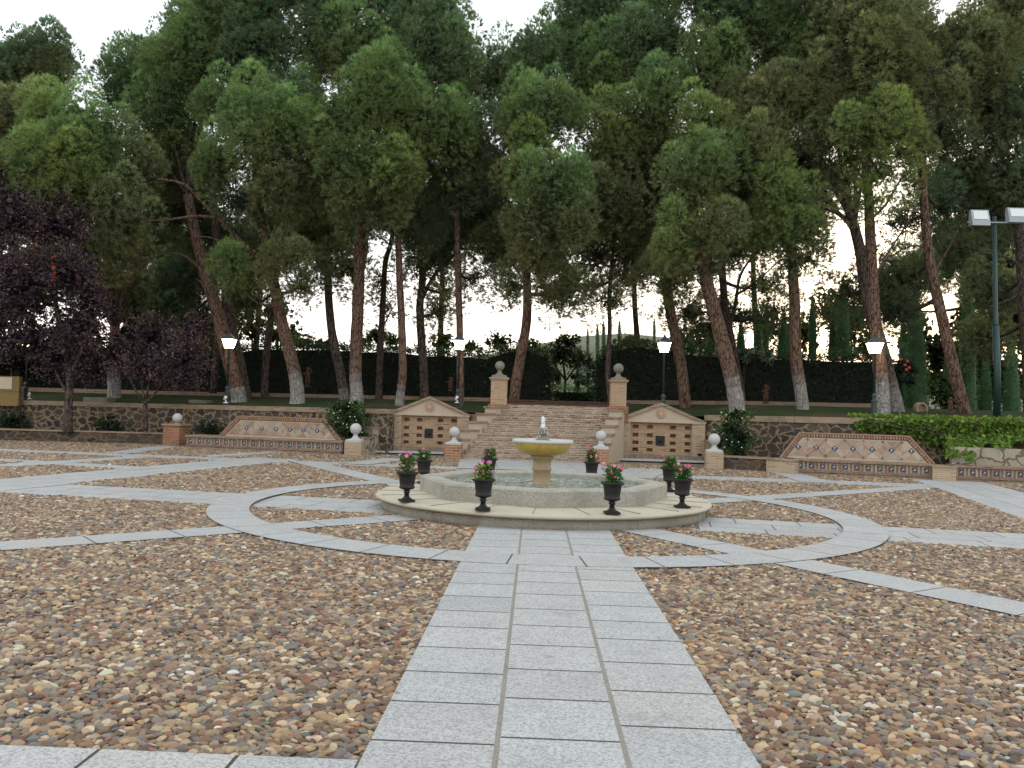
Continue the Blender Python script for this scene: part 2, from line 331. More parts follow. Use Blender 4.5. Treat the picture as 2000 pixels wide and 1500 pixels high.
# terrace
xs = list(np.linspace(-69, -24, 16))+list(np.linspace(-22, 22, 111))+list(np.linspace(24, 69, 16)); ts = [0, .6, 1.5, 3, 4.5, 7, 10, 14, 20, 30, 45]
V = []; F = []
for x in xs:
    for t in ts: V.append((x, wallY(x)+t, terrZ(x, wallY(x)+t)))
for i in range(len(xs)-1):
    for j in range(len(ts)-1): a = i*len(ts)+j; F.append((a, a+len(ts), a+len(ts)+1, a+1))
g = MB(); g.add(V, F, smooth=True); tag(g.build('terrace_lawn', LAWN), kind='structure')
# low hills far off
g = MB(); V = []; F = []; nx = 60
for j, (Yh, hh) in enumerate([(150, 2), (260, 17), (420, 30), (700, 4)]):
    for i in range(nx+1):
        x = -700+1400*i/nx; V.append((x, Yh, -1+hh*(1+.35*sin(x*.012+1.1)+.2*sin(x*.031))*(j > 0)))
for j in range(3):
    for i in range(nx): a = j*(nx+1)+i; F.append((a, a+1, a+nx+2, a+nx+1))
g.add(V, F, smooth=True); HILLM = m_stone('dry_hillside', (.10, .105, .05), .3, .15, 1, .95, .0, False, (.05, .07, .03)); tag(g.build('hills', HILLM), kind='structure')
# ---- granite bands laid in the cobbles
STRIPS = []   # (fn inside(x,y)) for keeping pebbles out
LAY = [.008]
def tone(): k = 1+rng.normal(0, .028); w = rng.normal(0, .012); return (k*(1+w), k, k*(1-w))
def strip(name, A, B, hw, ncol=1, sl=.55, off=.0, gap=.009, ragged=.5):
    gap = max(gap, .019)
    A = np.array(A[:2], float); B = np.array(B[:2], float); L = np.linalg.norm(B-A); t = (B-A)/L; n = np.array([-t[1], t[0]])
    z = LAY[0]; LAY[0] += .0013
    gm = MB(); q = [A-n*hw, B-n*hw, B+n*hw, A+n*hw]; gm.slab([tuple(p) for p in q], -.02, z, (1, 1, 1))
    for c in range(1, ncol): o_c = -hw+c*2*hw/ncol; gm.mi += []; JP = [A+n*(o_c-.014), B+n*(o_c-.014), B+n*(o_c+.014), A+n*(o_c+.014)]; b0 = len(gm.f); gm.slab([tuple(p) for p in JP], z-.002, z+.0006); gm.mi[b0:] = [1]*(len(gm.f)-b0)
    m = MB(); cw = 2*hw/ncol
    for c in range(ncol):
        s0 = -off*sl*(c % 2)-rng.random()*ragged*sl; a0 = -hw+c*cw
        cg = .026 if ncol > 1 else gap
        while s0 < L:
            s1 = s0+sl*(1+rng.normal(0, .02)); u0, u1 = max(s0, 0)+gap/2, min(s1, L)-gap/2
            if u1-u0 > .02:
                e0 = a0+(cg/2 if c else .0); e1 = a0+cw-(cg/2 if c < ncol-1 else .0)
                P = [A+t*u0+n*e0, A+t*u1+n*e0, A+t*u1+n*e1, A+t*u0+n*e1]
                zz = z+.0010+rng.random()*.0003
                m.slab([tuple(p) for p in P], z-.002, zz, tone())
            s0 = s1
    STRIPS.append((A, t, n, L, hw))
    o = tag(gm.build(name, [JOINT, GROUT]), kind='structure'); o2 = tag(m.build(name, [GRAN], None), kind='structure')
    return o
g2 = lambda px, py: G(px, py)[:2]
d_ = np.array([1, -.16])/hypot(1, .16); c0 = np.array([0, -.91])
strip('granite_path', c0-d_*26, c0-d_*2.2, .85, 3, .92, .5); strip('granite_path', c0+d_*2.3, c0+d_*24, .85, 3, .92, .5)
strip('granite_band', (-.3, 8.38), (-9.3, 9.35), .62, 3, .9, .5); strip('granite_band', (-.3, 8.38), (11.3, 7.55), .72, 3, .9, .5)
strip('granite_band', (-10.3, -2.5), (-7.65, 10.3), .85, 3, .9, .5); strip('granite_band', (8.75, -.8), (11.5, 10.1), .95, 3, .9, .5)
strip('granite_band', (-8.6, 9.3), (-20, 10.6), .55, 1, .9); strip('granite_band', (-9.0, 5.2), (-17, 7.4), .42, 1, .9)
strip('granite_band', g2(232, 886), g2(352, 869), .42, 1, .9); strip('granite_band', g2(402, 893), g2(560, 882), .38, 1, .9); strip('granite_band', g2(270, 894), g2(0, 912), .42, 1, .9)
strip('granite_band', g2(1534, 925), g2(1600, 944), .45, 1, .6); strip('granite_band', g2(1268, 917), g2(1228, 934), .6, 2, .6); strip('granite_band', g2(778, 897), g2(690, 908), .42, 1, .9)
strip('granite_path', (.9, 9.3), (.45, 1.2), 1.15, 3, .7, .5)
strip('granite_path', (-.32, 12.95), (.0, 8.6), 2.2, 4, .7, .5)
strip('granite_band', (-1.9, -1.75), (-9.6, -8.6), .29, 1, .9); strip('granite_band', (1.2, -2.15), (6.8, -10.5), .29, 1, .9)
strip('granite_band', (1.9, .9), (9.4, 6.95), .29, 1, .9); strip('granite_band', (-1.6, 1.2), (-6.7, 9.3), .32, 1, .9)
strip('granite_path', (0, -2.35), (0, -18), .876, 3, .5, .35, .011)
strip('granite_band', (-.876, -10.25), (-14, -10.25), .42, 1, .6); strip('granite_band', (.876, -10.45), (14, -10.45), .3, 1, .6)
R1, R2 = 5.15, 4.56
z = LAY[0]; gm = MB(); m = MB(); NR = 40
pr = []
for k in range(160):
    a, b = 2*pi*k/160, 2*pi*(k+1)/160
    gm.slab([(R2*cos(a), R2*sin(a)), (R1*cos(a), R1*sin(a)), (R1*cos(b), R1*sin(b)), (R2*cos(b), R2*sin(b))], -.02, z)
for k in range(NR):
    a, b = 2*pi*(k+.5)/NR, 2*pi*(k+1.5)/NR; e = .0019; sub = 4; I_ = []; O_ = []
    for q in range(sub+1):
        t = a+e+(b-a-2*e)*q/sub; O_.append((R1*cos(t), R1*sin(t))); I_.append((R2*cos(t), R2*sin(t)))
    m.slab(O_+I_[::-1], z-.002, z+.0012, tone())
tag(gm.build('granite_ring', JOINT), kind='structure'); tag(m.build('granite_ring', GRAN), kind='structure')
# ---- cobbles
def strips_mask(P):
    bad = np.zeros(len(P), bool)
    for A, t, n, L, hw in STRIPS:
        d = P-A; u = d@t; w = d@n; bad |= (u > -.02) & (u < L+.02) & (abs(w) < hw-.004)
    r = np.hypot(P[:, 0], P[:, 1]); bad |= (r > R2+.004) & (r < R1-.004); bad |= (r < 2.6)
    return bad
def cobbles():
    pts = []
    for (y0, y1, sp) in ((-12.6, -6.2, .042), (-6.2, 3, .046), (3, 17, .061)):
        xs = np.arange(-24, 19, sp); ys = np.arange(y0, y1, sp*.87)
        X, Yg = np.meshgrid(xs, ys); X = X+(np.arange(len(ys)) % 2)[:, None]*sp/2
        P = np.stack([X.ravel(), Yg.ravel()], 1)+rng.normal(0, sp*.17, (X.size, 2))
        pts.append(np.concatenate([P, np.full((len(P), 1), sp/.052)], 1))
    P = np.concatenate(pts); d = P[:, :2]-CAM[:2]
    fwd = d[:, 1]; keep = (abs(d[:, 0]+.03*fwd) < fwd*.70+.9)
    wy = np.interp(P[:, 0], [-25, -19.6, -13.25, -6.3, -5.9, -2.3, 1.75, 2.2, 5.3, 7, 7.6, 11.3, 14, 20], [16, 15.9, 15.9, 13.7, 13.6, 13.1, 13.05, 12.9, 12.3, 11.5, 11.15, 10.35, 10.5, 10.5])
    keep &= P[:, 1] < wy+.1; P = P[keep]; P = P[~strips_mask(P[:, :2])]; N = len(P)
    pal = np.array([lin(190, 164, 126), lin(152, 124, 94), lin(124, 96, 72), lin(144, 102, 74), lin(202, 186, 156), lin(132, 125, 114), lin(102, 84, 72), lin(170, 140, 105), lin(116, 112, 110), lin(222, 212, 194), lin(184, 142, 92), lin(112, 74, 58)])
    w = np.array([.12, .18, .14, .07, .05, .13, .09, .13, .045, .010, .035, .035]); w /= w.sum()
    ci = rng.choice(len(pal), N, p=w); C = pal[ci]*np.exp(rng.normal(0, .13, (N, 1)))*np.exp(rng.normal(0, .035, (N, 3)))*.76; C = C*.88+C.mean(1, keepdims=True)*.12
    big = np.exp(rng.normal(0, .20, N))*np.where(ci == 9, .8, 1)*P[:, 2]
    S = np.stack([.0345*big, .0235*big*rng.uniform(.8, 1.15, N), .0125*big*rng.uniform(.8, 1.3, N)], 1)
    R = np.stack([rng.normal(.25, .30, N), rng.normal(0, .26, N), rng.normal(0, .5, N)+(rng.random(N) < .15)*1.4], 1)
    Z = rng.uniform(.006, .016, N)
    me = bpy.data.meshes.new('cobbles'); me.vertices.add(N); me.vertices.foreach_set('co', np.stack([P[:, 0], P[:, 1], Z], 1).ravel())
    for nm, A in (('scl', S), ('rot', R), ('pcol', C)):
        at = me.attributes.new(nm, 'FLOAT_VECTOR', 'POINT'); at.data.foreach_set('vector', A.ravel())
    o = bpy.data.objects.new('cobbles', me); COL.objects.link(o); tag(o, kind='stuff')
    tag(o, 'brown and tan river pebbles set flat between the granite bands', 'pebbles')
    s = NT('pebble'); c = s.vcol('pcol', 'INSTANCER'); n = s.noise(s.obj(), 70, 4, .7)
    c = s.mix(s.ramp(n, [(.35, 0.), (.8, .5)]), c, s.mix(1., c, (.55, .5, .45), 'MULTIPLY')); mat = s.set(c, .62, None, .3)
    ng = bpy.data.node_groups.new('scatter', 'GeometryNodeTree'); ng.interface.new_socket('Geometry', in_out='INPUT', socket_type='NodeSocketGeometry'); ng.interface.new_socket('Geometry', in_out='OUTPUT', socket_type='NodeSocketGeometry')
    gi = ng.nodes.new('NodeGroupInput'); go = ng.nodes.new('NodeGroupOutput'); ip = ng.nodes.new('GeometryNodeInstanceOnPoints')
    ico = ng.nodes.new('GeometryNodeMeshIcoSphere'); ico.inputs['Radius'].default_value = 1; ico.inputs['Subdivisions'].default_value = 3
    nz = ng.nodes.new('ShaderNodeTexNoise'); nz.inputs['Scale'].default_value = .9
    spn = ng.nodes.new('GeometryNodeSetPosition'); vm = ng.nodes.new('ShaderNodeVectorMath'); vm.operation = 'MULTIPLY_ADD'; vm.inputs[1].default_value = (.9, .9, .7); vm.inputs[2].default_value = (-.45, -.45, -.35)
    sm = ng.nodes.new('GeometryNodeSetShadeSmooth'); st = ng.nodes.new('GeometryNodeSetMaterial'); st.inputs['Material'].default_value = mat
    L = ng.links.new; L(ico.outputs['Mesh'], spn.inputs['Geometry']); L(nz.outputs['Color'], vm.inputs[0]); L(vm.outputs[0], spn.inputs['Offset'])
    L(spn.outputs[0], sm.inputs[0]); L(sm.outputs[0], st.inputs[0]); L(gi.outputs[0], ip.inputs['Points']); L(st.outputs[0], ip.inputs['Instance'])
    for nm, sk in (('scl', 'Scale'), ('rot', 'Rotation')):
        na = ng.nodes.new('GeometryNodeInputNamedAttribute'); na.data_type = 'FLOAT_VECTOR'; na.inputs['Name'].default_value = nm; L(na.outputs['Attribute'], ip.inputs[sk])
    L(ip.outputs[0], go.inputs[0]); md = o.modifiers.new('scatter', 'NODES'); md.node_group = ng
    print('pebbles', N)
cobbles()
# ================================================================== FOUNTAIN
FC = (-.0, .0); _UB = .251
def oct_(R, a0=radians(-91.2)): return [(FC[0]+R*cos(a0+pi/4*k), FC[1]+R*sin(a0+pi/4*k)) for k in range(8)]
ft = empty('fountain', (FC[0], FC[1], 0), 'octagonal granite fountain with golden wet bowl on a round stone step', 'fountain')
m = MB(); m.lathe((FC[0], FC[1], 0), [(2.60, -.02), (2.60, .172)], 96, smooth=True)
part(m, 'step_riser', GRAN_F, ft)
m = MB(); jm = m; m.lathe((FC[0], FC[1], 0), [(2.58, .17), (2.66, .172), (2.69, .188), (2.695, .208), (2.67, .23), (2.62, .242), (1.2, .25)], 96)
NM = len(m.f)
for k in range(22):
    a = 2*pi*(k+.3)/22; ca, sa = cos(a), sin(a); e = .0035
    jm.slab([(FC[0]+ca*1.9-sa*e, FC[1]+sa*1.9+ca*e), (FC[0]+ca*1.9+sa*e, FC[1]+sa*1.9-ca*e), (FC[0]+ca*2.64+sa*e, FC[1]+sa*2.64-ca*e), (FC[0]+ca*2.64-sa*e, FC[1]+sa*2.64+ca*e)], .235, .2508)
    jm.slab([(FC[0]+ca*2.55-sa*e, FC[1]+sa*2.55+ca*e), (FC[0]+ca*2.55+sa*e, FC[1]+sa*2.55-ca*e), (FC[0]+ca*2.603+sa*e, FC[1]+sa*2.603-ca*e), (FC[0]+ca*2.603-sa*e, FC[1]+sa*2.603+ca*e)], 0.0, .168)
m.mi = [1 if i >= NM else 0 for i in range(len(m.f))]; pf = part(m, 'platform', [GRAN_P, GROUT], ft)
Ro, Ri = 2.02, 1.72
m = MB(); V = []; zt = .495
for (R, zz) in ((Ro, .24), (Ro, zt-.03), (Ro-.03, zt), (Ri+.03, zt), (Ri, zt-.03), (Ri, .25)): V += [(x, y, zz) for x, y in oct_(R)]
F = [(j*8+i, j*8+(i+1) % 8, (j+1)*8+(i+1) % 8, (j+1)*8+i) for j in range(5) for i in range(8)]; F.append(tuple(40+i for i in range(8)))
m.add(V, F); part(m, 'basin', GRAN_B, ft)
m = MB(); n_ = 40; V = []; F = []
for j in range(n_+1):
    for i in range(n_+1):
        x, y = -1.7+3.4*i/n_, -1.7+3.4*j/n_; q = hypot(x, y); s_ = min(1, 1.66/max(q, .01)); V.append((FC[0]+x*s_, FC[1]+y*s_, .41+rng.normal(0, .004)))
for j in range(n_):
    for i in range(n_): a = j*(n_+1)+i; F.append((a, a+1, a+n_+2, a+n_+1))
m.add(V, F, smooth=True); part(m, 'water', WATER, ft)
fx, fy = G(1058, 951, .43)[:2]; fx = PY(1059, 900, 0.)[0]; fy = 0.
m = MB(); m.lathe((fx, fy, 0), [(.20, .25), (.18, .38), (.155, .42), (.14, .50), (.145, .62), (.165, .64), (.165, .66), (.15, .67), (.145, .76), (.165, .81), (.19, .835), (.195, .875), (.1, .88)], 28); part(m, 'column', MOSSY, ft)
zb = .872
m = MB(); m.lathe((fx, fy, 0), [(.1, zb), (.24, zb+.005), (.36, zb+.05), (.44, zb+.12), (.47, zb+.185), (.475, zb+.205)], 40); b1 = part(m, 'bowl', BOWL, ft)
m = MB(); m.lathe((fx, fy, 0), [(.475, zb+.2), (.50, zb+.21), (.505, zb+.235), (.49, zb+.262), (.44, zb+.255), (.43, zb+.235), (.1, zb+.23)], 40); part(m, 'rim', BALLS, b1)
m = MB(); m.lathe((fx, fy, 0), [(.16, zb+.232), (.09, zb+.275), (.05, zb+.30), (.045, zb+.32)], 20); m.ball((fx, fy, zb+.385), .068, 20, (1, 1, 1.15), .14); part(m, 'finial', BALLD, b1)
m = MB(); zj = zb+.45
for k in range(26):
    t = k/25; zz = zj-.06+t*.22; r = .025+.03*t*(1.25-t)*1.6
    m.ball((fx+rng.normal(0, .010), fy+rng.normal(0, .012), zz), r*rng.uniform(.5, .9), 8, (rng.uniform(.6, 1), 1, rng.uniform(1, 1.8)), .3)
for k in range(46):
    a = rng.random()*2*pi; q = rng.uniform(.03, .11); m.ball((fx+q*cos(a), fy+q*sin(a), zj-.04-q*1.1+rng.random()*.12), rng.uniform(.003, .007), 6, (1, 1, 1.8))
part(m, 'water_jet', SPRAY, ft)
# urns
UR = [(r*(1.14 if h > .16 else 1), h*1.04) for r, h in [(.005, 0), (.10, 0), (.10, .022), (.092, .028), (.07, .04), (.045, .06), (.034, .09), (.034, .11), (.05, .122), (.05, .13), (.036, .14), (.045, .155), (.085, .172), (.098, .185), (.098, .2), (.09, .21), (.096, .26), (.105, .33), (.112, .365), (.14, .38), (.143, .392), (.13, .402), (.11, .395), (.10, .37)]]
def leafpoly(m, c, d, L, Wd, col):
    d = np.array(d, float); d /= np.linalg.norm(d); s_ = np.cross(d, [0, 0, 1]); s_ = s_/max(np.linalg.norm(s_), 1e-6); s_ = s_+np.cross(d, s_)*rng.normal(0, .5); s_ /= np.linalg.norm(s_); up = np.cross(s_, d); c = np.array(c)
    m.add([c, c+d*L*.5+s_*Wd+up*L*.08, c+d*L-up*L*.1, c+d*L*.5-s_*Wd+up*L*.08], [(0, 1, 2, 3)], col)
def flower(m, c, r, col, ctr):
    n = np.array([rng.normal(0, .6), rng.normal(-.8, .5), rng.uniform(.3, 1)]); n /= np.linalg.norm(n); a = np.cross(n, [0, 0, 1]); a /= np.linalg.norm(a); b = np.cross(n, a); c = np.array(c)
    for k in range(5):
        t = 2*pi*k/5; p = lambda q, rr, h=0: c+(a*cos(q)+b*sin(q))*rr+n*h
        m.add([p(t, 0), p(t-.5, r*.8, .003), p(t, r, .002), p(t+.5, r*.8, .003)], [(0, 1, 2, 3)], tuple(np.array(col)*rng.uniform(.8, 1.15)))
    m.add([p(t, 0, .004), p(0, .16*r, .004), p(2, .16*r, .004), p(4, .16*r, .004)], [(1, 2, 3)], ctr)
def urn(px, py, lab, plab, cols, tall=1., n=9, yel=False, Yforce=None):
    P = G(px, py, .25) if Yforce is None else np.array([*Yforce, .25]); P = P[:2]
    t = empty('urn', (P[0], P[1], _UB), lab, 'urn', 'black urns around the fountain')
    m = MB(); m.lathe((P[0], P[1], _UB), UR[6:], 28); b = part(m, 'bowl', URNM, t)
    m = MB(); a0 = rng.random()*.4+pi/4
    m.lathe((P[0], P[1], _UB), [(.104*1.38, 0), (.104*1.38, .024), (.1, .03)], 4, smooth=False, rot=a0); m.lathe((P[0], P[1], _UB), [(.085, .03), (.07, .04), (.045, .06), (.034, .09)], 20)
    part(m, 'foot', URNM, t)
    m = MB(); m.lathe((P[0], P[1], _UB), [(.10, .355), (.02, .375)], 16); part(m, 'earth', SOIL, t)
    f = empty('flowering_plant', (P[0], P[1], .63), plab, 'plant', 'periwinkles in the urns')
    m = MB()
    for k in range(230):
        a = rng.random()*2*pi; e = rng.uniform(-.2, 1.2); h = rng.uniform(0, .20*tall); q = rng.uniform(0, .12)*(1-h*1.6)
        g_ = rng.uniform(.6, 1.25); col = (.055*g_, .15*g_, .035*g_) if not (yel and rng.random() < .25) else (.45, .42, .05)
        leafpoly(m, (P[0]+q*cos(a), P[1]+q*sin(a), .63+h), (cos(a)*cos(e), sin(a)*cos(e), sin(e)), rng.uniform(.05, .09), .016, col)
    part(m, 'foliage', LEAF, f)
    m = MB()
    for k in range(int(n*1.25)):
        a = rng.random()*2*pi; q = rng.uniform(.02, .16); h = rng.uniform(.10, .27*tall); c = (P[0]+q*cos(a), P[1]+q*sin(a)-.02, .63+h)
        m.tube([(P[0]+q*.3*cos(a), P[1]+q*.3*sin(a), .65), c], [.002, .002], 4, (.08, .14, .04), cap=False); flower(m, c, rng.uniform(.023, .031), cols[k % len(cols)], (.8, .7, .75))
    part(m, 'flowers', PETAL, f)
PK = [(.72, .10, .25), (.80, .28, .42), (.62, .05, .16)]; MG = [(.50, .06, .25), (.60, .12, .35), (.62, .30, .45)]
urn(794, 979, 'black urn at the left front edge of the step, tall pink flowers', 'tall pink periwinkles in the urn at the left front edge of the step', PK, 1.25)
urn(0, 0, 'black urn half hidden behind the leftmost urn, pink and green plant', 'small pink periwinkle in the urn half hidden behind the leftmost urn', PK, .9, 5, False, (-2.12, 1.2))
urn(943, 996, 'black urn left of the front corner of the basin, with yellow leaves', 'magenta periwinkles with yellow leaves, left of the basin front corner', MG, 1., 12, True)
urn(0, 0, 'black urn behind the basin left of the column, magenta flowers', 'magenta periwinkles behind the basin, left of the bowl column', MG, 1., 9, False, (-1.0, 2.25))
urn(0, 0, 'black urn behind the basin right of the column, pink upright flowers', 'upright pink periwinkles behind the basin, right of the bowl column', PK, 1.25, 9, False, (.95, 2.2))
urn(1195, 1003, 'black urn right of the front corner of the basin, pale pink flowers', 'pale pink periwinkles in the urn right of the basin front corner', PK, 1.1, 8)
urn(0, 0, 'black urn half hidden by the right end of the basin', 'pink periwinkles in the urn half hidden by the basin right end', PK, 1., 8, False, (2.25, 1.15))
urn(1332, 991, 'rightmost black urn standing clear of the basin, pink flowers', 'pink periwinkles in the rightmost urn, clear of the basin', PK, 1., 8)
# ================================================================== WALLS, STAIRS, NICHES, BENCHES
def wall_holes(m, fr, us, zs, holes, d, dep, back, cb=(1, 1, 1)):
    """front skin at depth d with rectangular recesses (i,j index cells) going back dep"""
    for i in range(len(us)-1):
        for j in range(len(zs)-1):
            a, b, c, e = us[i], us[i+1], zs[j], zs[j+1]
            if (i, j) in holes:
                q = [(a, c), (b, c), (b, e), (a, e)]; n = 4
                P = [fr.w(u, d, z) for u, z in q]+[fr.w(u, d-dep, z) for u, z in q]
                m.add(P, [(k, (k+1) % n, n+(k+1) % n, n+k) for k in range(n)]); back.add([P[4], P[5], P[6], P[7]], [(0, 1, 2, 3)])
                # brick arch head inside each recess
                w = (b-a); h = e-c
                pts = [(a, e), (a, c+h*.7)]+[(a+w*(.5-.5*cos(pi*t/6)), c+h*.7+h*.27*sin(pi*t/6)) for t in range(1, 6)]+[(b, c+h*.7), (b, e)]
                m.prism(pts[::1], d-dep, d-.03, fr=fr)
            else: m.add([fr.w(a, d, c), fr.w(b, d, c), fr.w(b, d, e), fr.w(a, d, e)], [(0, 1, 2, 3)])
def niche(A, B, lab, platL, platR):
    fr = Frame(A, B); Wd = fr.L; root = empty('wall_fountain', tuple(fr.w(Wd/2, 0, 0)), lab, 'fountain', 'brick wall fountains beside the stairs')
    u = lambda t: t*Wd; d0 = -.14
    m = MB(fr); m.box(0, u(.16), -.5, 0, .0, 1.36); m.box(u(.853), Wd, -.5, 0, 0, 1.36); m.box(u(.16), u(.853), -.5, -.30, 0, 1.36); part(m, 'pilasters', BR_TAN, root)
    us = [u(t) for t in (.16, .186, .253, .349, .417, .612, .679, .779, .846, .853)]; zs = [.2, .35, .47, .595, .72, .855, .98, 1.14, 1.27, 1.355]
    m = MB(); bk = MB(); wall_holes(m, fr, us, zs, {(i, j) for i in (1, 3, 5, 7) for j in (1, 3, 5, 7)}, d0, .15, bk); 
    for q in range(len(bk.f)): m.add([bk.v[i] for i in bk.f[q]], [(0, 1, 2, 3)], mi=1)
    p = part(m, 'niche_panel', [BR_WARM, BR_RED], root)  # recess backs take the darker brick, putting recess shade into colour
    m = MB(fr); m.box(-.03, Wd+.03, -.5, .03, 1.36, 1.425); part(m, 'entablature', PLAST, root)
    m = MB(); m.prism([(.02, 1.425), (Wd-.02, 1.425), (Wd/2, 1.96)], -.5, -.02, fr=fr); pd = part(m, 'pediment', PLAST, root)
    m = MB(); h = .085
    m.prism([(-.06, 1.425), (.16, 1.425), (Wd/2, 1.99-h*.4), (Wd/2, 2.06)], -.5, .05, fr=fr); m.prism([(Wd-.16, 1.425), (Wd+.06, 1.425), (Wd/2, 2.06), (Wd/2, 1.99-h*.4)], -.5, .05, fr=fr); part(m, 'raking_cornice', COPE, root)
    m = MB(); cu, cz = Wd/2, 1.68
    ring = [(cu+.165*cos(a), cz+.165*sin(a)) for a in np.linspace(0, 2*pi, 25)[:-1]]; m.prism(ring, -.03, .0, (.36, .20, .13), fr=fr)
    for k in range(16):
        a = 2*pi*k/16; q = .085; m.prism([(cu+r*cos(a+t), cz+r*sin(a+t)) for r, t in ((.10, -.12), (.15, -.13), (.158, 0), (.15, .13), (.10, .12))], 0, .022, (.66, .50, .38), fr=fr)
    m.prism([(cu+.085*cos(a), cz+.085*sin(a)) for a in np.linspace(0, 2*pi, 19)[:-1]], 0, .03, (.60, .38, .26), fr=fr); part(m, 'sun_medallion', TILES, pd)
    m = MB(fr); m.box(u(.449), u(.551), d0-.02, d0+.025, .575, .905); pl = part(m, 'spout_plaque', BLACK, root)
    m = MB(); c = fr.w(u(.5), d0+.03, .74); m.ball(c, .065, 14, (1, .6, 1.15)); m.tube([c+fr.n*.02-np.array([0, 0, .03]), c+fr.n*.10-np.array([0, 0, .04])], [.014, .014], 8); part(m, 'mask_spout', BLACK, pl)
    m = MB(fr); m.box(-.3, Wd+.02, -.2, .16, .0, .235); part(m, 'plinth', BR_SOLD, root)
    ul, _ = fr.uz(*platL, .6); ur, _ = fr.uz(*platR, .6)
    m = MB(fr); m.box(ul, ur, .1, .62, .055, .11); part(m, 'granite_ledge', BALLS, root, .006); m = MB(fr); m.box(ul+.03, ur-.03, .1, .56, 0, .055); part(m, 'ledge_gap_shade', BLACK, root)  # black block under the ledge: the shaded gap painted as a solid
    if lab.startswith('right'):
        m = MB(fr); m.prism([(Wd-.17+.08*cos(a), .3+.05*sin(a)) for a in np.linspace(0, 2*pi, 17)[:-1]], 0, .02, fr=fr); part(m, 'drain_cover', BLACK, root)
    return fr, root
frL, nL = niche(G(757, 885.5), G(914, 889.5), 'left brick wall fountain with pediment and dark plaque, partly behind a ball post', (700, 888), (866, 894))
frR, nR = niche(G(1203, 900), G(1376, 905.5), 'right brick wall fountain with pediment and dark plaque, fully in view', (1189, 906), (1380, 914.5))
# posts with balls
def ball_post(P, w, zb, zt, r, mb, lab, ballm=BALLS, z0=0., flare=True, name='ball_topped_post', ang=0.):
    fr = Frame((P[0]-w/2*cos(ang), P[1]-w/2*sin(ang)), (P[0]+w/2*cos(ang), P[1]+w/2*sin(ang)))
    t = empty(name, (P[0], P[1], z0), lab, 'gate post', 'brick posts with stone balls')
    m = MB(fr); m.box(0, w, -w/2, w/2, z0, zb-(.05 if flare and name == 'ball_topped_pillar' else 0)); part(m, 'brick_shaft', mb, t)
    if name == 'ball_topped_pillar':
        m = MB(fr); m.box(-.04, w+.04, -w/2-.04, w/2+.04, zb-.05, zb); m.box(-.07, w+.07, -w/2-.07, w/2+.07, zb, zb+.035); part(m, 'cornice', mb, t)
        m = MB(fr); m.box(-.07, w+.07, -w/2-.07, w/2+.07, z0-.5, z0+.03); part(m, 'footing', BR_RED, t); zb += .035
    m = MB()
    if flare:
        h = zt-2*r-zb; c = (P[0], P[1], zb); q = w*.47*1.414; pr = [(q, 0), (q, h*.28), (q*.9, h*.34)]+[(q*(.86-.60*sin(k/6*pi/2)), h*(.36+.60*(1-cos(k/6*pi/2)))) for k in range(7)]
        m.lathe(c, [pr[0], pr[1], pr[2]], 4, smooth=False, rot=pi/4+ang); m.lathe(c, [(a*.74, b) for a, b in pr[2:]]+[(q*.19, h*1.08)], 24)
    else: m.box(-.05, w+.05, -w/2-.05, w/2+.05, zb, zb+.06, fr=fr); m.lathe((P[0], P[1], zb+.06), [(.14, 0), (.1, .03), (.08, .05)], 20)
    part(m, 'stone_base' if flare else 'cap', ballm if flare else COPE, t)
    m = MB(); m.ball((P[0], P[1], zt-r), r, 32); part(m, 'stone_ball', ballm, t); return t
P690, P886, P1175, P1398, P340 = G(689, 891)+[0, .3, 0], G(884, 898)+[0, .3, 0], G(1174, 908)+[0, .3, 0], G(1398, 918)+[0, .3, 0], G(336, 872)+[0, .34, 0]
ball_post(P690, .55, .46, 1.06, .185, BR_TAN, 'tan brick post with grey stone ball between left bench and left wall fountain', ang=-.06)
ball_post(P886, .52, .48, 1.05, .172, BR_PIER, 'orange brick post with grey stone ball at the foot of the stairs, left side', ang=-.06)
ball_post(P1175, .52, .48, 1.08, .172, BR_PIER, 'orange brick post with grey stone ball at the foot of the stairs, right side', ang=-.06)
ball_post(P1398, .52, .53, 1.10, .18, BR_TAN, 'tan brick post with grey stone ball right of the right wall fountain', ang=-.1)
ball_post(P340, .66, .74, 1.18, .17, BR_RED, 'wide red brick post with white ball at the left end of the tiled bench', flare=False, ang=-.2)
PT1 = PY(975, 760, 15.4)[:2]; PT2 = PY(1207, 760, 15.2)[:2]
ball_post(PT1, .56, 2.74, 3.37, .172, BR_WARM, 'tall tan brick pillar with lichen-grey ball, left of the stair top', BALLD, 1.80, True, 'ball_topped_pillar')
ball_post(PT2, .54, 2.77, 3.39, .178, BR_WARM, 'tall tan brick pillar with lichen-grey ball, right of the stair top', BALLD, 1.86, True, 'ball_topped_pillar')
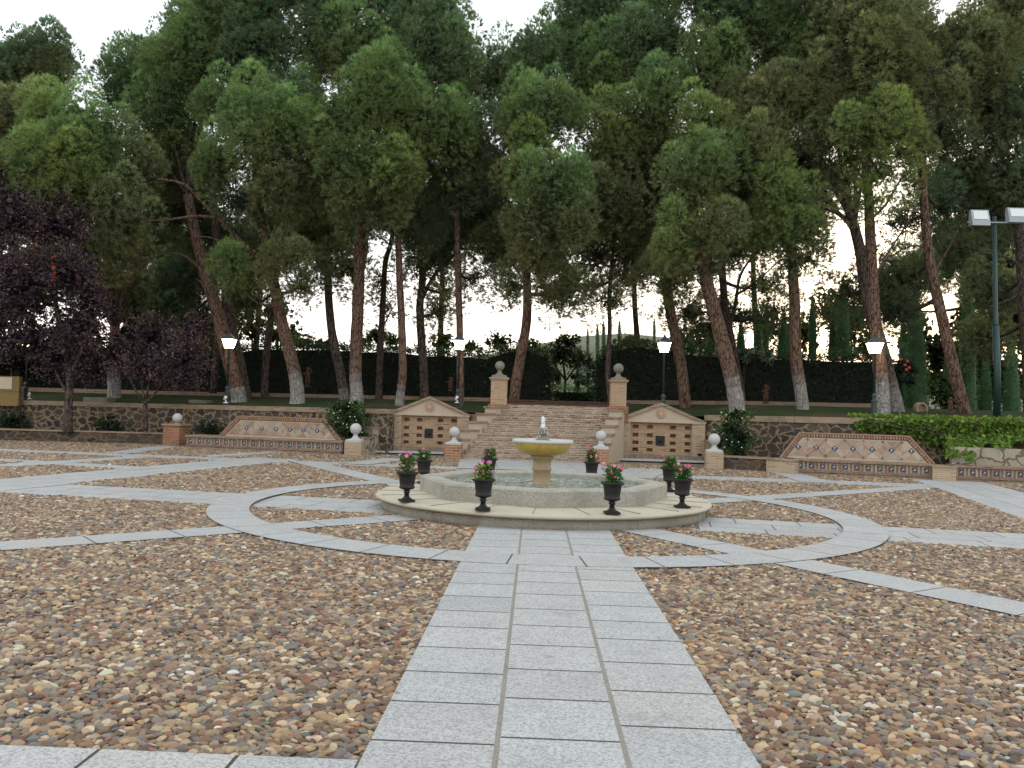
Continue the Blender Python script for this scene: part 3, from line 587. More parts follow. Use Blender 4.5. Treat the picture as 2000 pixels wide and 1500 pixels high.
# stairs
SL0, SR0 = np.array([P886[0]+.24, 12.85]), np.array([P1175[0]-.24, 12.75]); SL1, SR1 = np.array([PT1[0]+.2, 15.35]), np.array([PT2[0]-.2, 15.15])
st = empty('brick_staircase', ((SL0[0]+SR0[0])/2, 12.8, 0), 'wide weathered brick staircase rising behind the fountain between two stepped parapets', 'staircase')
NS = 11; H_ = 1.84
for k in range(NS):
    a, b = k/NS, min(1, (k+1.3)/NS); L0, R0, L1_, R1_ = SL0+(SL1-SL0)*a, SR0+(SR1-SR0)*a, SL0+(SL1-SL0)*b, SR0+(SR1-SR0)*b
    z0, z1 = H_*k/NS, H_*(k+1)/NS; m = MB(); m.slab([tuple(L0), tuple(R0), tuple(R1_), tuple(L1_)], max(0, z0-.02), z1-.035); sobj = part(m, 'step', BR_STAIR, st)
    m = MB(); n_ = 26
    for q in range(n_):
        e = lambda t, off: tuple(L0+(R0-L0)*t+np.array([0, -.012-off])); f = lambda t: tuple(L1_+(R1_-L1_)*t)
        jz = rng.normal(0, .003); jo = rng.normal(0, .004); m.slab([e(q/n_+.0015, jo), e((q+1)/n_-.0015, jo), f((q+1)/n_-.0015), f(q/n_+.0015)], z1-.036+jz*.1, z1+jz, tuple(np.array([.46, .34, .24])*rng.uniform(.6, 1.25)))
    part(m, 'nosing', TILES, sobj)
def parapet(A, B, tops, sign, w=.42):
    fr = Frame(A, B) ; p = MB(); c = MB(); n = len(tops); m = MB()
    for k, z in enumerate(tops):
        u0, u1 = fr.L*k/n, fr.L*(k+1)/n+(.0)
        p.box(u0+.002, u1, -w/2, w/2, 0, z-.07, fr=fr); c.box(u0-.05, u1+.0, -w/2-.03, w/2+.03, z-.07, z+rng.normal(0, .004), fr=fr)
    o = part(p, 'stepped_parapet', PLAST, st); part(c, 'brick_cap', COPE_RED, o)
parapet(P886[:2]+[.06, .28], PT1+[-.02, -.3], [.66, .96, 1.24, 1.52, 1.76], 1, .44); parapet(P1175[:2]+[.02, .28], PT2+[0, -.3], [.66, .96, 1.24, 1.52, 1.78], -1, .44)
def simple_wall(name, pts, z0, ztop, th, mat, cmat, lab, cat, ct=.07, ov=.03, group=None):
    root = empty(name, (pts[0][0], pts[0][1], z0), lab, cat, group); a = MB(); b = MB()
    for k in range(len(pts)-1):
        fr = Frame(pts[k], pts[k+1]); za, zb_ = (ztop(pts[k]), ztop(pts[k+1])) if callable(ztop) else (ztop, ztop)
        e = .004*(k % 2)
        a.prism([(0, z0), (fr.L, z0), (fr.L, zb_-ct), (0, za-ct)], -th, e, fr=fr)
        if cmat: b.prism([(-.01, za-ct), (fr.L+.01, zb_-ct), (fr.L+.01, zb_+e*.5), (-.01, za+e*.5)], -th-.02, ov+e, fr=fr)
    part(a, 'wall_body', mat, root)
    if cmat: part(b, 'coping', cmat, root)
    return root
cz = lambda P: copeZ(P[0])
simple_wall('stone_retaining_wall', [(-45, 21.3), (-20.5, 18.3), (-13.3, 17.1), (-7, 15.0), (-5.15, 14.5)], 0, cz, .4, RUB, COPE, 'long dark rubble retaining wall below the lawn, left of the stairs', 'wall', .17, .05)
simple_wall('stone_retaining_wall', [tuple(frR.w(frR.L+.02, -.12, 0)[:2]), (8, 12.5), (14, 11.9), (30, 11.2)], 0, cz, .4, RUB, COPE, 'rubble retaining wall with tan brick coping and ivy, right of the stairs', 'wall', .19, .05)
a_, b_ = G(-330, 853), G(318, 869); simple_wall('planter_wall', [tuple(a_[:2]), tuple(G(0, 861)[:2]), tuple(b_[:2])], 0, .44, .28, RUB_D, COPE, 'low dark rubble planter wall at far left with brick coping', 'wall', .05)
c_ = frL.w(0, 0, 0)
simple_wall('side_wall', [tuple(P690[:2]+[.26, .1]), tuple(P690[:2]+(frL.w(-.06, .3, 0)[:2]-P690[:2])*.62)], 0, .60, .35, CRAZY, COPE, 'lower cream rubble side wall right behind the left tan post', 'wall', .05)
simple_wall('side_wall', [tuple(P690[:2]+(frL.w(-.1, .3, 0)[:2]-P690[:2])*.5+[0, .25]), tuple(frL.w(-.02, .06, 0)[:2])], 0, .93, .38, CRAZY, COPE, 'higher cream rubble side wall butting against the left wall fountain', 'wall', .06)
simple_wall('planter_wall', [tuple(P1398[:2]+[.2, -.05]), tuple(G(1502, 923)[:2]+[0, .12])], 0, .44, .25, RUB_D, COPE, 'low dark rubble wall between right ball post and the right bench', 'wall', .06)
simple_wall('side_wall', [tuple(frR.w(frR.L-.02, .02, 0)[:2]), tuple(P1398[:2]+[.35, .45])], 0, .82, .3, COPE, COPE, 'short tan brick wall behind the right ball post', 'wall', .05)
simple_wall('infill_wall', [tuple(frL.w(frL.L-.05, -.32, 0)[:2]), (-1.75, 14.75)], 0, 1.53, .3, BR_RED, None, 'short red brick wall closing the gap right of the left pediment', 'wall')
simple_wall('infill_wall', [(2.3, 14.4), tuple(frR.w(.05, -.32, 0)[:2])], 0, 1.58, .3, BR_RED, None, 'short red brick wall closing the gap left of the right pediment', 'wall')
# soil inside the planters
g = MB(); g.slab([tuple(G(-330, 853)[:2]+[0, .2]), tuple(b_[:2]+[.3, .2]), (-6.6, 13.9), (-6.5, 14.9), (-13.3, 17.0), (-45, 21)], .02, .33); tag(g.build('planter_soil', SOIL), kind='structure')
g = MB(); g.slab([(5.4, 12.5), (7.0, 11.5), (7.8, 11.5), (15, 10.9), (15, 11.7), (8, 12.4)], .02, .36); tag(g.build('planter_soil', SOIL), kind='structure')
# tiled benches
def clip(poly, a, b):
    out = []; side = lambda p: (b[0]-a[0])*(p[1]-a[1])-(b[1]-a[1])*(p[0]-a[0])
    for i in range(len(poly)):
        p, q = poly[i], poly[(i+1) % len(poly)]; sp_, sq = side(p), side(q)
        if sp_ >= 0: out.append(p)
        if sp_*sq < 0: t = sp_/(sp_-sq); out.append((p[0]+(q[0]-p[0])*t, p[1]+(q[1]-p[1])*t))
    return out
def inset(poly, e):
    c = np.mean(poly, 0); return [tuple(np.array(p)+(c-p)/max(np.linalg.norm(c-p), 1e-6)*min(e, np.linalg.norm(c-p)*.5)) for p in poly]
TP = [(.46, .36, .27), (.44, .32, .24), (.38, .24, .17), (.50, .42, .33), (.34, .25, .18), (.46, .37, .28), (.43, .34, .25), (.43, .35, .27)]
def azul(m, fr, cu, czz, h, d, rot=0.):
    sq = lambda r, o=(0, 0): [(cu+o[0]+r*1.414*cos(rot+pi/4+k*pi/2), czz+o[1]+r*1.414*sin(rot+pi/4+k*pi/2)) for k in range(4)]
    m.prism(sq(h), d-.01, d, (.06, .075, .13), fr=fr); m.prism(sq(h*.36, (h*.35*cos(rot+.8), h*.35*sin(rot+.8))), d, d+.0015, (.62, .64, .66), fr=fr)
    m.prism(sq(h*.34, (-h*.38*cos(rot+.6), -h*.38*sin(rot+.6))), d, d+.0015, (.35, .40, .52), fr=fr)
def bench(A, B, lab, trap, cents, tsp, tone_=1., zs_=.46, root=None, backd=-.42):
    fr = Frame(A, B); root = empty('tiled_bench', tuple(fr.w(fr.L/2, 0, 0)), lab, 'bench', 'tiled brick benches')
    m = MB(fr); m.box(0, fr.L, -.75, -.02, 0, .12); m.box(0, fr.L, -.75, -.05, .12, zs_-.07); part(m, 'base', COPE_RED, root)
    m = MB(fr); m.box(-.02, fr.L+.02, -.78, .03, zs_-.07, zs_); part(m, 'seat', COPE_RED, root)
    m = MB(fr); m.box(0, fr.L, -.06, .012, .09, .125); part(m, 'foot_course', COPE_RED, root)
    n = max(1, int(fr.L/tsp)); m = MB()
    for k in range(n):
        cu = (k+.5)*fr.L/n; azul(m, fr, cu, .255, .055, -.035)
        for q in (-1, 1): m.prism([(cu+q*.10-.025, .14), (cu+q*.10+.025, .14), (cu+q*.10+.025, .375), (cu+q*.10-.025, .375)], -.06, -.026, tuple(np.array(TP[rng.integers(8)])*.95), fr=fr)
    part(m, 'tile_frieze', TILES, root)
    if trap:
        Q = [fr.uz(px, py, backd) for px, py in trap]          # bl, br, tr, tl
        zb_ = zs_; (ubl, _), (ubr, _), (utr, z3), (utl, z4) = Q; zt = (z3+z4)/2; q = [(ubl, zb_), (ubr, zb_), (utr, zt), (utl, zt)]
        m = MB(); m.prism(q, backd-.22, backd, fr=fr); bo = part(m, 'backrest', PLAST, root)
        sl = (utl-ubl)/(zt-zb_); w = .17; qi = [(ubl+w*1.5, zb_+.05), (ubr-w*1.5, zb_+.05), (utr-w*.75, zt-w), (utl+w*.75, zt-w)]
        m = MB(); zc = (zb_+.05+zt-w)/2; cs = [fr.uz(px, py, backd)[0] for px, py in cents]; s = (cs[-1]-cs[0])/(len(cs)-1); hh = (zt-w-zb_-.05)/2
        def put(poly, d, col, e=.008):
            for i in range(4): poly = clip(poly, qi[i], qi[(i+1) % 4])
            if len(poly) >= 3:
                ar = abs(sum(poly[i][0]*poly[(i+1) % len(poly)][1]-poly[(i+1) % len(poly)][0]*poly[i][1] for i in range(len(poly))))/2
                if ar > .0012: m.prism(inset(poly, e), backd, backd+d, tuple(np.array(col)*tone_*rng.uniform(.85, 1.1)), fr=fr)
        rc = lambda: TP[rng.integers(8)]
        for k in range(-2, len(cs)+2):
            c = cs[0]+k*s; h2 = s/2
            for sg in (1, -1): put([(c, zc), (c+h2, zc+sg*h2*1.0), (c-h2, zc+sg*h2*1.0)][::sg], .008, rc(), .012)
            M_ = (c+h2, zc)
            for a, b in (((c, zc), (c+h2, zc+h2)), ((c+h2, zc+h2), (c+s, zc)), ((c+s, zc), (c+h2, zc-h2)), ((c+h2, zc-h2), (c, zc))):
                put([M_, b, a], .008, rc(), .012)
            for sx in (1, -1):
                for sz in (1, -1):
                    t = np.array([sx, sz])/1.414; nn = np.array([-t[1], t[0]]); a = np.array([c, zc])+t*.075; b = np.array([c, zc])+t*(hh*1.414); P = [tuple(a-nn*.05), tuple(b-nn*.05), tuple(b+nn*.05), tuple(a+nn*.05)]
                    g_ = [tuple(a-nn*.06), tuple(b-nn*.06), tuple(b+nn*.06), tuple(a+nn*.06)]
                    put(g_, .0095, (.55, .44, .33), .0); put(P, .013, rc(), .004)
        part(m, 'diamond_tiles', TILES, bo)
        for (ux, uy) in cents:
            m = MB(); c, z_ = fr.uz(ux, uy, backd); azul(m, fr, c, zc, .062, backd+.017, pi/4); part(m, 'blue_tile', TILES, bo)
        m = MB()
        for a, b in ((q[0], q[3]), (q[3], q[2]), (q[2], q[1])):
            a, b = np.array(a), np.array(b); L = np.linalg.norm(b-a); t = (b-a)/L; nn = np.array([t[1], -t[0]]); n = int(L/.075)
            for k in range(n):
                p0 = a+t*(k+.15)*L/n+nn*.035; p1 = a+t*(k+.8)*L/n+nn*.035; r = [tuple(p0), tuple(p0+nn*.09), tuple(p1+nn*.09), tuple(p1)]
                m.prism(r, backd-.02, backd+.028, tuple(np.array([.42, .24, .15])*rng.uniform(.75, 1.2)*tone_), fr=fr)
            m.prism([tuple(a), tuple(a+nn*.03), tuple(b+nn*.03), tuple(b)], backd-.2, backd+.045, (.40*tone_, .27*tone_, .19*tone_), fr=fr)
            m.prism([tuple(a+nn*.03), tuple(a+nn*.15), tuple(b+nn*.15), tuple(b+nn*.03)], backd-.05, backd+.006, (.12, .09, .07), fr=fr)
        part(m, 'brick_border', TILES, bo)
    return fr
fB1 = bench(G(362, 875), G(667, 889), 'left tiled bench with reddish trapezoid diamond-pattern back between two ball posts', [(428, 853), (668, 868), (634, 818), (467, 811)], [(482, 834), (512, 834.5), (540, 835), (567, 836), (594, 837), (620, 838)], .33)
fB2 = bench(G(1552, 926), G(1822, 938), 'right tiled bench with tan trapezoid diamond-pattern back below the ivy', [(1523, 893), (1826, 910), (1776, 852), (1562, 843)], [(1559, 872), (1594, 873), (1630, 874.5), (1666, 875.5), (1703, 878), (1741, 880), (1780, 882)], .30, 1.08)
fB3 = bench(G(1866, 940), G(2150, 952), 'tiled bench seat at the right edge of the photo with ivy hanging above it', None, [], .30, 1.1)
simple_wall('bench_back_wall', [tuple(fB3.w(.05, -.5, 0)[:2]), tuple(fB3.w(fB3.L, -.5, 0)[:2])], .1, 1.02, .2, CRAZY, None, 'cream crazy-stone back of the bench at the right edge, half under ivy', 'wall')
for (a, b, lab) in (((1498, 923), (1553, 927), 'thin-brick pier at the left end of the right bench'), ((1821, 938.5), (1867, 941), 'thin-brick pier between the two right-hand benches')):
    f = Frame(G(*a), G(*b)); root = empty('brick_pier', tuple(f.w(f.L/2, 0, 0)), lab, 'pier', 'bench piers'); m = MB(f); m.box(0, f.L, -.7, .06, 0, .37); part(m, 'shaft', BR_TAN, root); m = MB(f); m.box(-.02, f.L+.02, -.72, .08, .37, .43); part(m, 'cap', COPE, root)
# low walls on the lawn
tz = lambda P: terrZ(P[0], P[1])
simple_wall('garden_border_wall', [(-30, 24.5), (-16, 22.9), (-1.9, 21.6)], 1.2, lambda P: tz(P)+.24, .25, COPE_RED, None, 'low brick border wall along the foot of the left hedge', 'wall')
simple_wall('garden_border_wall', [(3.2, 20.6), (9, 19.9), (13.5, 19.4)], 1.2, lambda P: tz(P)+.22, .25, COPE_RED, None, 'low brick border wall along the foot of the right hedge', 'wall')
simple_wall('garden_border_wall', [(-1.9, 17.7), (3.4, 17.4)], 1.5, 2.06, .3, BR_DK, BR_DK, 'dark red brick wall behind the top of the stairs', 'wall', .05)
# ================================================================== FOLIAGE HELPERS
def fastmesh(name, V, C, k, mat, parent):
    """V: (n*k,3) vertices of n separate k-gons (k=3 or 4), C: (n,3) colours"""
    n = len(C); me = bpy.data.meshes.new(name); L = parent.location if parent is not None else Vector((0, 0, 0))
    V = V-np.array(L); me.vertices.add(n*k); me.vertices.foreach_set('co', V.astype(np.float32).ravel())
    me.loops.add(n*k); me.loops.foreach_set('vertex_index', np.arange(n*k, dtype=np.int32))
    me.polygons.add(n); me.polygons.foreach_set('loop_start', np.arange(0, n*k, k, dtype=np.int32))
    me.update(calc_edges=True); me.materials.append(mat)
    at = me.color_attributes.new(name='col', type='FLOAT_COLOR', domain='POINT'); c4 = np.ones((n*k, 4), np.float32); c4[:, :3] = np.repeat(C, k, 0); at.data.foreach_set('color', c4.ravel())
    o = bpy.data.objects.new(name, me); COL.objects.link(o); o.parent = parent; return o
def unit(v): return v/np.maximum(np.linalg.norm(v, axis=1, keepdims=True), 1e-9)
def rand_dirs(n): return unit(rng.normal(size=(n, 3)))
def leaf_quads(P, N, size, C, aspect=.5, droop=0.):
    n = len(P); d = unit(N+rng.normal(0, .7, (n, 3))+np.array([0, 0, -droop])); s = unit(np.cross(d, rand_dirs(n))); L = (size*np.exp(rng.normal(0, .25, n)))[:, None]
    V = np.stack([P, P+d*L*.5+s*L*aspect*.5, P+d*L, P+d*L*.5-s*L*aspect*.5], 1); return V.reshape(-1, 3), C
def tuft_tris(P, N, L, Wd, C, nb=8, spread=.55):
    n = len(P); P_ = np.repeat(P, nb, 0); N_ = np.repeat(N, nb, 0); C_ = np.repeat(C, nb, 0); m = n*nb
    d = unit(N_+rng.normal(0, spread, (m, 3))); s = unit(np.cross(d, rand_dirs(m))); l = (np.repeat(L, nb) if np.ndim(L) else L)*rng.uniform(.65, 1.2, m)
    V = np.stack([P_+s*Wd/2-d*.02, P_-s*Wd/2-d*.02, P_+d*l[:, None]], 1); C_ = C_*rng.uniform(.8, 1.2, (m, 1)); return V.reshape(-1, 3), C_
GREENS = [np.array(c)*np.array([1.68, 1.66, 1.8]) for c in ((.098, .160, .054), (.082, .140, .062), (.122, .175, .052), (.118, .140, .058), (.078, .118, .060))]
def crown_arrays(blobs):
    """blobs: (cx,cy,cz, rx,ry,rz, tone index or colour, density). Lobes of needle tufts over each blob."""
    VV = []; CC = []
    for cx, cy, cz_, rx, ry, rz, tn, dens in blobs:
        base = GREENS[tn] if isinstance(tn, int) else np.array(tn)
        area = 4*pi*((rx*ry)**1.6+(rx*rz)**1.6+(ry*rz)**1.6)**(1/1.6)/3**(1/1.6)
        s = .62; n = max(6, int(area/(s*s*1.9)*min(1, dens)))
        D = rand_dirs(n); k = rng.uniform(.5, 1.04, n)[:, None]; Cn = np.array([cx, cy, cz_])+D*k*np.array([rx, ry, rz])
        for i in range(n):
            sr = s*rng.choice([.55, .8, 1.0, 1.3], p=[.25, .3, .3, .15])*rng.uniform(.9, 1.1); hgt = sr*rng.uniform(1.15, 1.6); nt = int(84*(sr/.5)**1.85*(1.0 if dens > .7 else dens+.2))+3
            E = rand_dirs(nt); E[:, 2] = E[:, 2]*.9+.15; E = unit(E); up = np.clip(E[:, 2:3], 0, 1)
            rad = np.concatenate([sr*(1.0-.3*up), sr*(1.0-.3*up), np.full((nt, 1), hgt)], 1)
            r_ = rng.uniform(.6, 1., (nt, 1))**.4; P = Cn[i]+E*rad*r_
            N = unit(E*1.1+np.array([0, 0, .6])+D[i]*.2)
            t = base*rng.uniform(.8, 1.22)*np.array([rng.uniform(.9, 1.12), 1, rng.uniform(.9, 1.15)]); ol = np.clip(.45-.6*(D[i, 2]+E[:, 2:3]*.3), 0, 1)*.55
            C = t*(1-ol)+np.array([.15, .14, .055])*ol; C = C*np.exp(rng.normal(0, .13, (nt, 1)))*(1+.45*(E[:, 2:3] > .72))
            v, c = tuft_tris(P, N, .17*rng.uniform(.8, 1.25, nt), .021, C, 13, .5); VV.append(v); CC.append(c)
        # inner foliage that closes the crown, its shade painted as darker green
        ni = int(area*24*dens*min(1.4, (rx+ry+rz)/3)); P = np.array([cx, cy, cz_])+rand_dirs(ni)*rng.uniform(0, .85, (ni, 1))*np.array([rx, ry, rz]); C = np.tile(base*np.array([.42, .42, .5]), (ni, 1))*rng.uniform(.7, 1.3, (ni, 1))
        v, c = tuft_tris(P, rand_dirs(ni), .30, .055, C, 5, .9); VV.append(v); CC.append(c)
    return np.concatenate(VV), np.concatenate(CC)
def limb_pts(pts, Y, wpx, Y1=None):
    """traced axis (pixel) -> place, with its own depth; returns points and radii in metres"""
    n = len(pts); out = []; rad = []
    for i, (x, y) in enumerate(pts):
        Yi = Y if Y1 is None else Y+(Y1-Y)*i/(n-1); out.append(PY(x, y, Yi)); w = wpx[0]+(wpx[1]-wpx[0])*i/(n-1); rad.append(pxw(w, Yi)/2)
    return out, rad
def smooth_pts(P, R, m=3):
    P = [np.array(p) for p in P]; o = []; r = []
    for i in range(len(P)-1):
        p0, p1, p2, p3 = P[max(i-1, 0)], P[i], P[i+1], P[min(i+2, len(P)-1)]
        for k in range(m):
            t = k/m; o.append(.5*((2*p1)+(-p0+p2)*t+(2*p0-5*p1+4*p2-p3)*t*t+(-p0+3*p1-3*p2+p3)*t**3)); r.append(R[i]*(1-t)+R[i+1]*t)
    o.append(P[-1]); r.append(R[-1]); return o, r
def tree(name, lab, cat, trunk, Y, w, limbs=(), blobs=(), bark=None, lime=0., group='pine trees behind the wall', lean=0., twigs=0):
    """trunk: px points from base up; w: (base,top) px width; blobs in px: (x,y,rx,ry,dY,tone,density)"""
    P, R = limb_pts(trunk, Y, w, Y+lean); gx, gy = P[0][0], P[0][1]; gz = terrZ(gx, gy)
    base = np.array([gx, gy, min(gz, P[0][2])-.15]); root = empty(name, (gx, gy, gz), lab, cat, group)
    P, R = smooth_pts([base]+P, [R[0]*1.25]+R, 3); m = MB(); b0 = len(m.v)
    n = 14; m.tube(P, R, n, (0, 0, 0), .10)
    if lime:
        q = 0
        for fi, f in enumerate(m.f):
            zz = np.mean([m.v[i][2] for i in f]); m.c[fi] = (min(1, max(0, 1-(zz-gz)/(2*lime))),)*3
    o = part(m, 'trunk', bark or BARK, root)
    for L in limbs:
        pts, wl = L[0], L[1]; Yl = L[2] if len(L) > 2 else Y; Y2 = L[3] if len(L) > 3 else Yl
        lp, lr = limb_pts(pts, Yl, wl, Y2); lp, lr = smooth_pts(lp, lr, 3); m = MB(); m.tube(lp, lr, 8, (0, 0, 0), .14); part(m, 'limb', bark or BARK, root)
    if len(blobs):
        B = []; tw = MB()
        top = P[-1]
        for (x, y, rx, ry, dY, tn, de) in blobs:
            Yb = Y+dY; c = PY(x, y, Yb); a, b = pxw(rx, Yb), pxw(ry, Yb); B.append((*c, a, (a+b)/2*.85, b, tn, de))
            # a bough from the trunk into each clump, and bare twigs
            k = min(range(len(P)), key=lambda i: np.linalg.norm(np.array(P[i])-c)+(3 if P[i][2] < gz+3 else 0)); s0 = np.array(P[k]); 
            if np.linalg.norm(s0-c) > .5:
                mid = (s0+c)/2+np.array([0, 0, -.15*np.linalg.norm(c-s0)*.4]); q, r = smooth_pts([s0, mid, c], [min(.09, R[k]*.7), .055, .02], 4); tw.tube(q, r, 6, (0, 0, 0), .1)
            for _ in range(int((5+a*4)*(1.6 if de < .7 else 1))):
                e = c+rand_dirs(1)[0]*np.array([a, a, b])*rng.uniform(.5, 1.05); st_ = c+rand_dirs(1)[0]*np.array([a, a, b])*.25
                md = (st_+e)/2+rng.normal(0, .12, 3); q, r = smooth_pts([st_, md, e], [.03, .018, .006], 3); tw.tube(q, r, 4, (0, 0, 0), 0, cap=False)
        part(tw, 'boughs', BARKD, root)
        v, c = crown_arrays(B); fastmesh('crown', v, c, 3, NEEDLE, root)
    return root
# ================================================================== THE PINES
T = tree
T('pine_tree', 'forked pine behind the purple trees with bright sky in its fork', 'pine tree', [(223, 768), (222, 720), (225, 660), (224, 638)], 20.5, (25, 18), [([(224, 642), (212, 615), (203, 590), (192, 555), (180, 500)], (13, 7)), ([(226, 642), (234, 610), (240, 585), (262, 550), (290, 500)], (12, 7))],
  [(60, 160, 85, 95, 3, 1, 1), (40, 250, 80, 80, 0, 3, 1), (110, 250, 60, 80, -3, 2, 1), (130, 340, 85, 85, -4.5, 2, 1), (180, 285, 70, 85, -4, 0, 1), (70, 330, 55, 80, -4.5, 0, 1), (215, 410, 80, 60, -4, 3, 1), (180, 470, 55, 40, -4, 3, .9), (240, 500, 55, 40, -3, 3, .8), (262, 330, 60, 60, -3, 3, 1), (260, 585, 45, 25, 1, 3, .35), (205, 540, 60, 35, 0, 3, .6)], lime=1.1)
T('pine_tree', 'far-left pine whose crown tops the purple tree', 'pine tree', [(-30, 770), (-25, 600), (0, 450), (10, 300)], 22, (26, 18), (), [(10, 170, 70, 90, 0, 4, 1), (90, 110, 60, 50, 0, 4, 1), (-40, 300, 90, 120, 0, 3, 1), (20, 420, 70, 80, 1, 3, 1)])
T('pine_tree', 'leaning pine just behind the left lamp post', 'pine tree', [(466, 773), (452, 720), (437, 665), (425, 610), (408, 560), (392, 500), (378, 440), (366, 380)], 18.8, (30, 18), [([(412, 560), (385, 520), (360, 500), (330, 495)], (8, 3)), ([(420, 600), (400, 560), (385, 545)], (7, 3))],
  [(330, 220, 75, 90, 0, 0, 1), (300, 130, 80, 70, 2, 1, 1), (400, -10, 60, 60, 1, 1, 1), (245, 180, 55, 80, 1, 1, 1), (370, 120, 70, 90, 0, 0, 1), (400, 330, 65, 60, 3, 4, 1), (420, 60, 75, 70, 1, 1, 1), (340, 400, 90, 50, 4, 4, .9), (330, 320, 70, 55, 1, 3, 1)], lime=.6)
T('pine_tree', 'dark pine crossing behind the leaning one at the left lamp', 'pine tree', [(480, 771), (468, 710), (455, 650), (443, 580), (428, 500), (420, 430), (416, 380)], 20, (22, 13), [([(416, 768), (420, 720), (424, 640), (420, 560), (422, 440)], (14, 11), 21)], [(360, 560, 60, 60, 5, 4, .7), (440, 450, 70, 50, 4, 4, .8), (330, 620, 70, 70, 5, 4, .8), (400, 640, 60, 60, 5, 3, .6)], BARKD)
T('pine_tree', 'thin dark pine in front of the hedge between two leaning trunks', 'pine tree', [(517, 765), (520, 700), (528, 630), (536, 590), (540, 520)], 22, (15, 11), (), [(490, 590, 50, 50, 3, 3, .5), (540, 470, 50, 40, 1, 4, .6), (470, 540, 40, 40, 2, 3, .5)], BARKD)
T('pine_tree', 'leaning pine with a long bare limb arching left', 'pine tree', [(581, 772), (576, 730), (564, 680), (552, 635), (543, 590), (532, 540), (520, 470), (505, 400), (500, 300)], 17.8, (27, 17), [([(538, 575), (515, 525), (488, 490), (455, 455), (425, 425), (395, 395), (360, 360), (310, 350)], (14, 4), 17.8, 16.6), ([(420, 425), (385, 422), (335, 428), (280, 432), (220, 428)], (7, 2.5), 17, 16.5), ([(430, 470), (400, 462), (370, 466)], (3, 1.5), 17), ([(545, 600), (500, 590), (470, 560)], (5, 2), 17.6)],
  [(520, 260, 95, 90, -2, 0, 1), (450, 210, 60, 60, 0, 0, 1), (430, 320, 55, 45, -1.5, 0, 1), (545, 370, 75, 50, -1.5, 3, 1), (560, 190, 70, 70, 0, 1, 1), (500, 110, 90, 80, 1, 1, 1), (500, 0, 90, 70, 1, 1, 1), (470, 395, 55, 35, -1, 4, 1), (455, 510, 28, 50, -.5, 0, .8), (555, 500, 48, 50, -1, 3, .8), (590, 560, 45, 22, 0, 4, .6)], lime=1.2)
T('pine_tree', 'dark curved pine leaning against the whitewashed one at the lawn', 'pine tree', [(672, 772), (664, 725), (654, 680), (647, 640), (642, 590), (640, 540), (636, 470)], 19.5, (20, 13), (), [(620, 470, 70, 50, 0, 3, .9), (640, 520, 50, 30, -1, 3, .8), (560, 440, 60, 45, 2, 4, .8), (650, 400, 70, 60, 2, 4, 1)], BARKD, .4)
T('pine_tree', 'straight reddish pine with a whitewashed foot, left of centre', 'pine tree', [(697, 772), (694, 730), (696, 670), (699, 600), (701, 540), (702, 480), (708, 420), (716, 340)], 17.8, (25, 20), [([(704, 540), (713, 500), (716, 470), (722, 430)], (9, 6))],
  [(730, 200, 80, 95, -2, 0, 1), (660, 250, 55, 70, -2.5, 0, 1), (690, 330, 65, 55, -2.5, 0, 1), (755, 330, 55, 80, -2.5, 2, 1), (640, 90, 80, 80, 1, 1, 1), (620, -20, 90, 70, 1, 1, 1), (720, 90, 80, 70, 0, 0, 1), (740, -20, 90, 60, 1, 1, 1), (780, 200, 55, 70, -1, 0, 1), (720, 395, 75, 35, -2, 3, 1), (690, 530, 35, 35, 1, 3, .7), (600, 250, 60, 90, 0, 2, 1), (610, 350, 50, 60, -1, 3, 1)], lime=1.1)
T('pine_tree', 'thin crooked dark pine with many bare twigs against the sky', 'pine tree', [(740, 772), (742, 710), (745, 640), (749, 570), (753, 510), (765, 470), (768, 420)], 22, (14, 8), [([(745, 650), (757, 620), (772, 595)], (4, 1.5)), ([(752, 530), (770, 532), (785, 545)], (3, 1)), ([(762, 480), (740, 462), (715, 470)], (4, 1.5)), ([(767, 450), (740, 430), (712, 445)], (3.5, 1.5))], [(745, 555, 22, 40, 0, 3, .25), (760, 400, 50, 45, 2, 4, .7), (755, 600, 30, 40, 1, 3, .15)], BARKD)
T('pine_tree', 'slim straight reddish pine rising left of the left pediment', 'pine tree', [(781, 777), (786, 735), (786, 680), (784, 620), (781, 560), (779, 500), (777, 430), (780, 330)], 17.6, (17, 11), [([(782, 560), (800, 520), (830, 500)], (5, 2))],
  [(850, 120, 70, 85, 0, 1, 1), (800, 80, 70, 80, 1, 1, 1), (850, 250, 75, 75, -1, 0, 1), (870, 50, 50, 55, 0, 1, 1), (835, -10, 55, 60, 1, 1, 1), (810, 330, 60, 70, 0, 4, 1), (800, 440, 55, 50, 1, 4, .9)], lime=.7)
T('pine_tree', 'dark forking pine directly behind the left pediment peak', 'pine tree', [(829, 772), (827, 720), (823, 660), (820, 600), (824, 560), (827, 500)], 21, (18, 13), [([(824, 585), (838, 555), (858, 525), (885, 500), (895, 470)], (9, 4)), ([(850, 535), (870, 545), (890, 548)], (3, 1.5)), ([(823, 560), (822, 500), (815, 450)], (9, 5))],
  [(825, 500, 45, 55, 0, 4, .75), (855, 610, 48, 28, 0, 3, .45), (870, 570, 35, 28, 1, 3, .35), (880, 450, 60, 50, 1, 4, .9)], BARKD)
T('pine_tree', 'slim pine rising directly behind the second lit lamp', 'pine tree', [(899, 778), (899, 720), (898, 650), (896, 580), (894, 510), (893, 440), (890, 360)], 18.2, (15, 11), (), [(900, 150, 50, 75, 2, 1, 1), (905, 270, 60, 70, 0, 4, 1), (890, 370, 65, 60, 0, 4, 1), (925, 545, 40, 28, 1, 3, .35), (930, 420, 45, 60, 2, 4, .9), (930, 330, 40, 60, 3, 4, 1)])
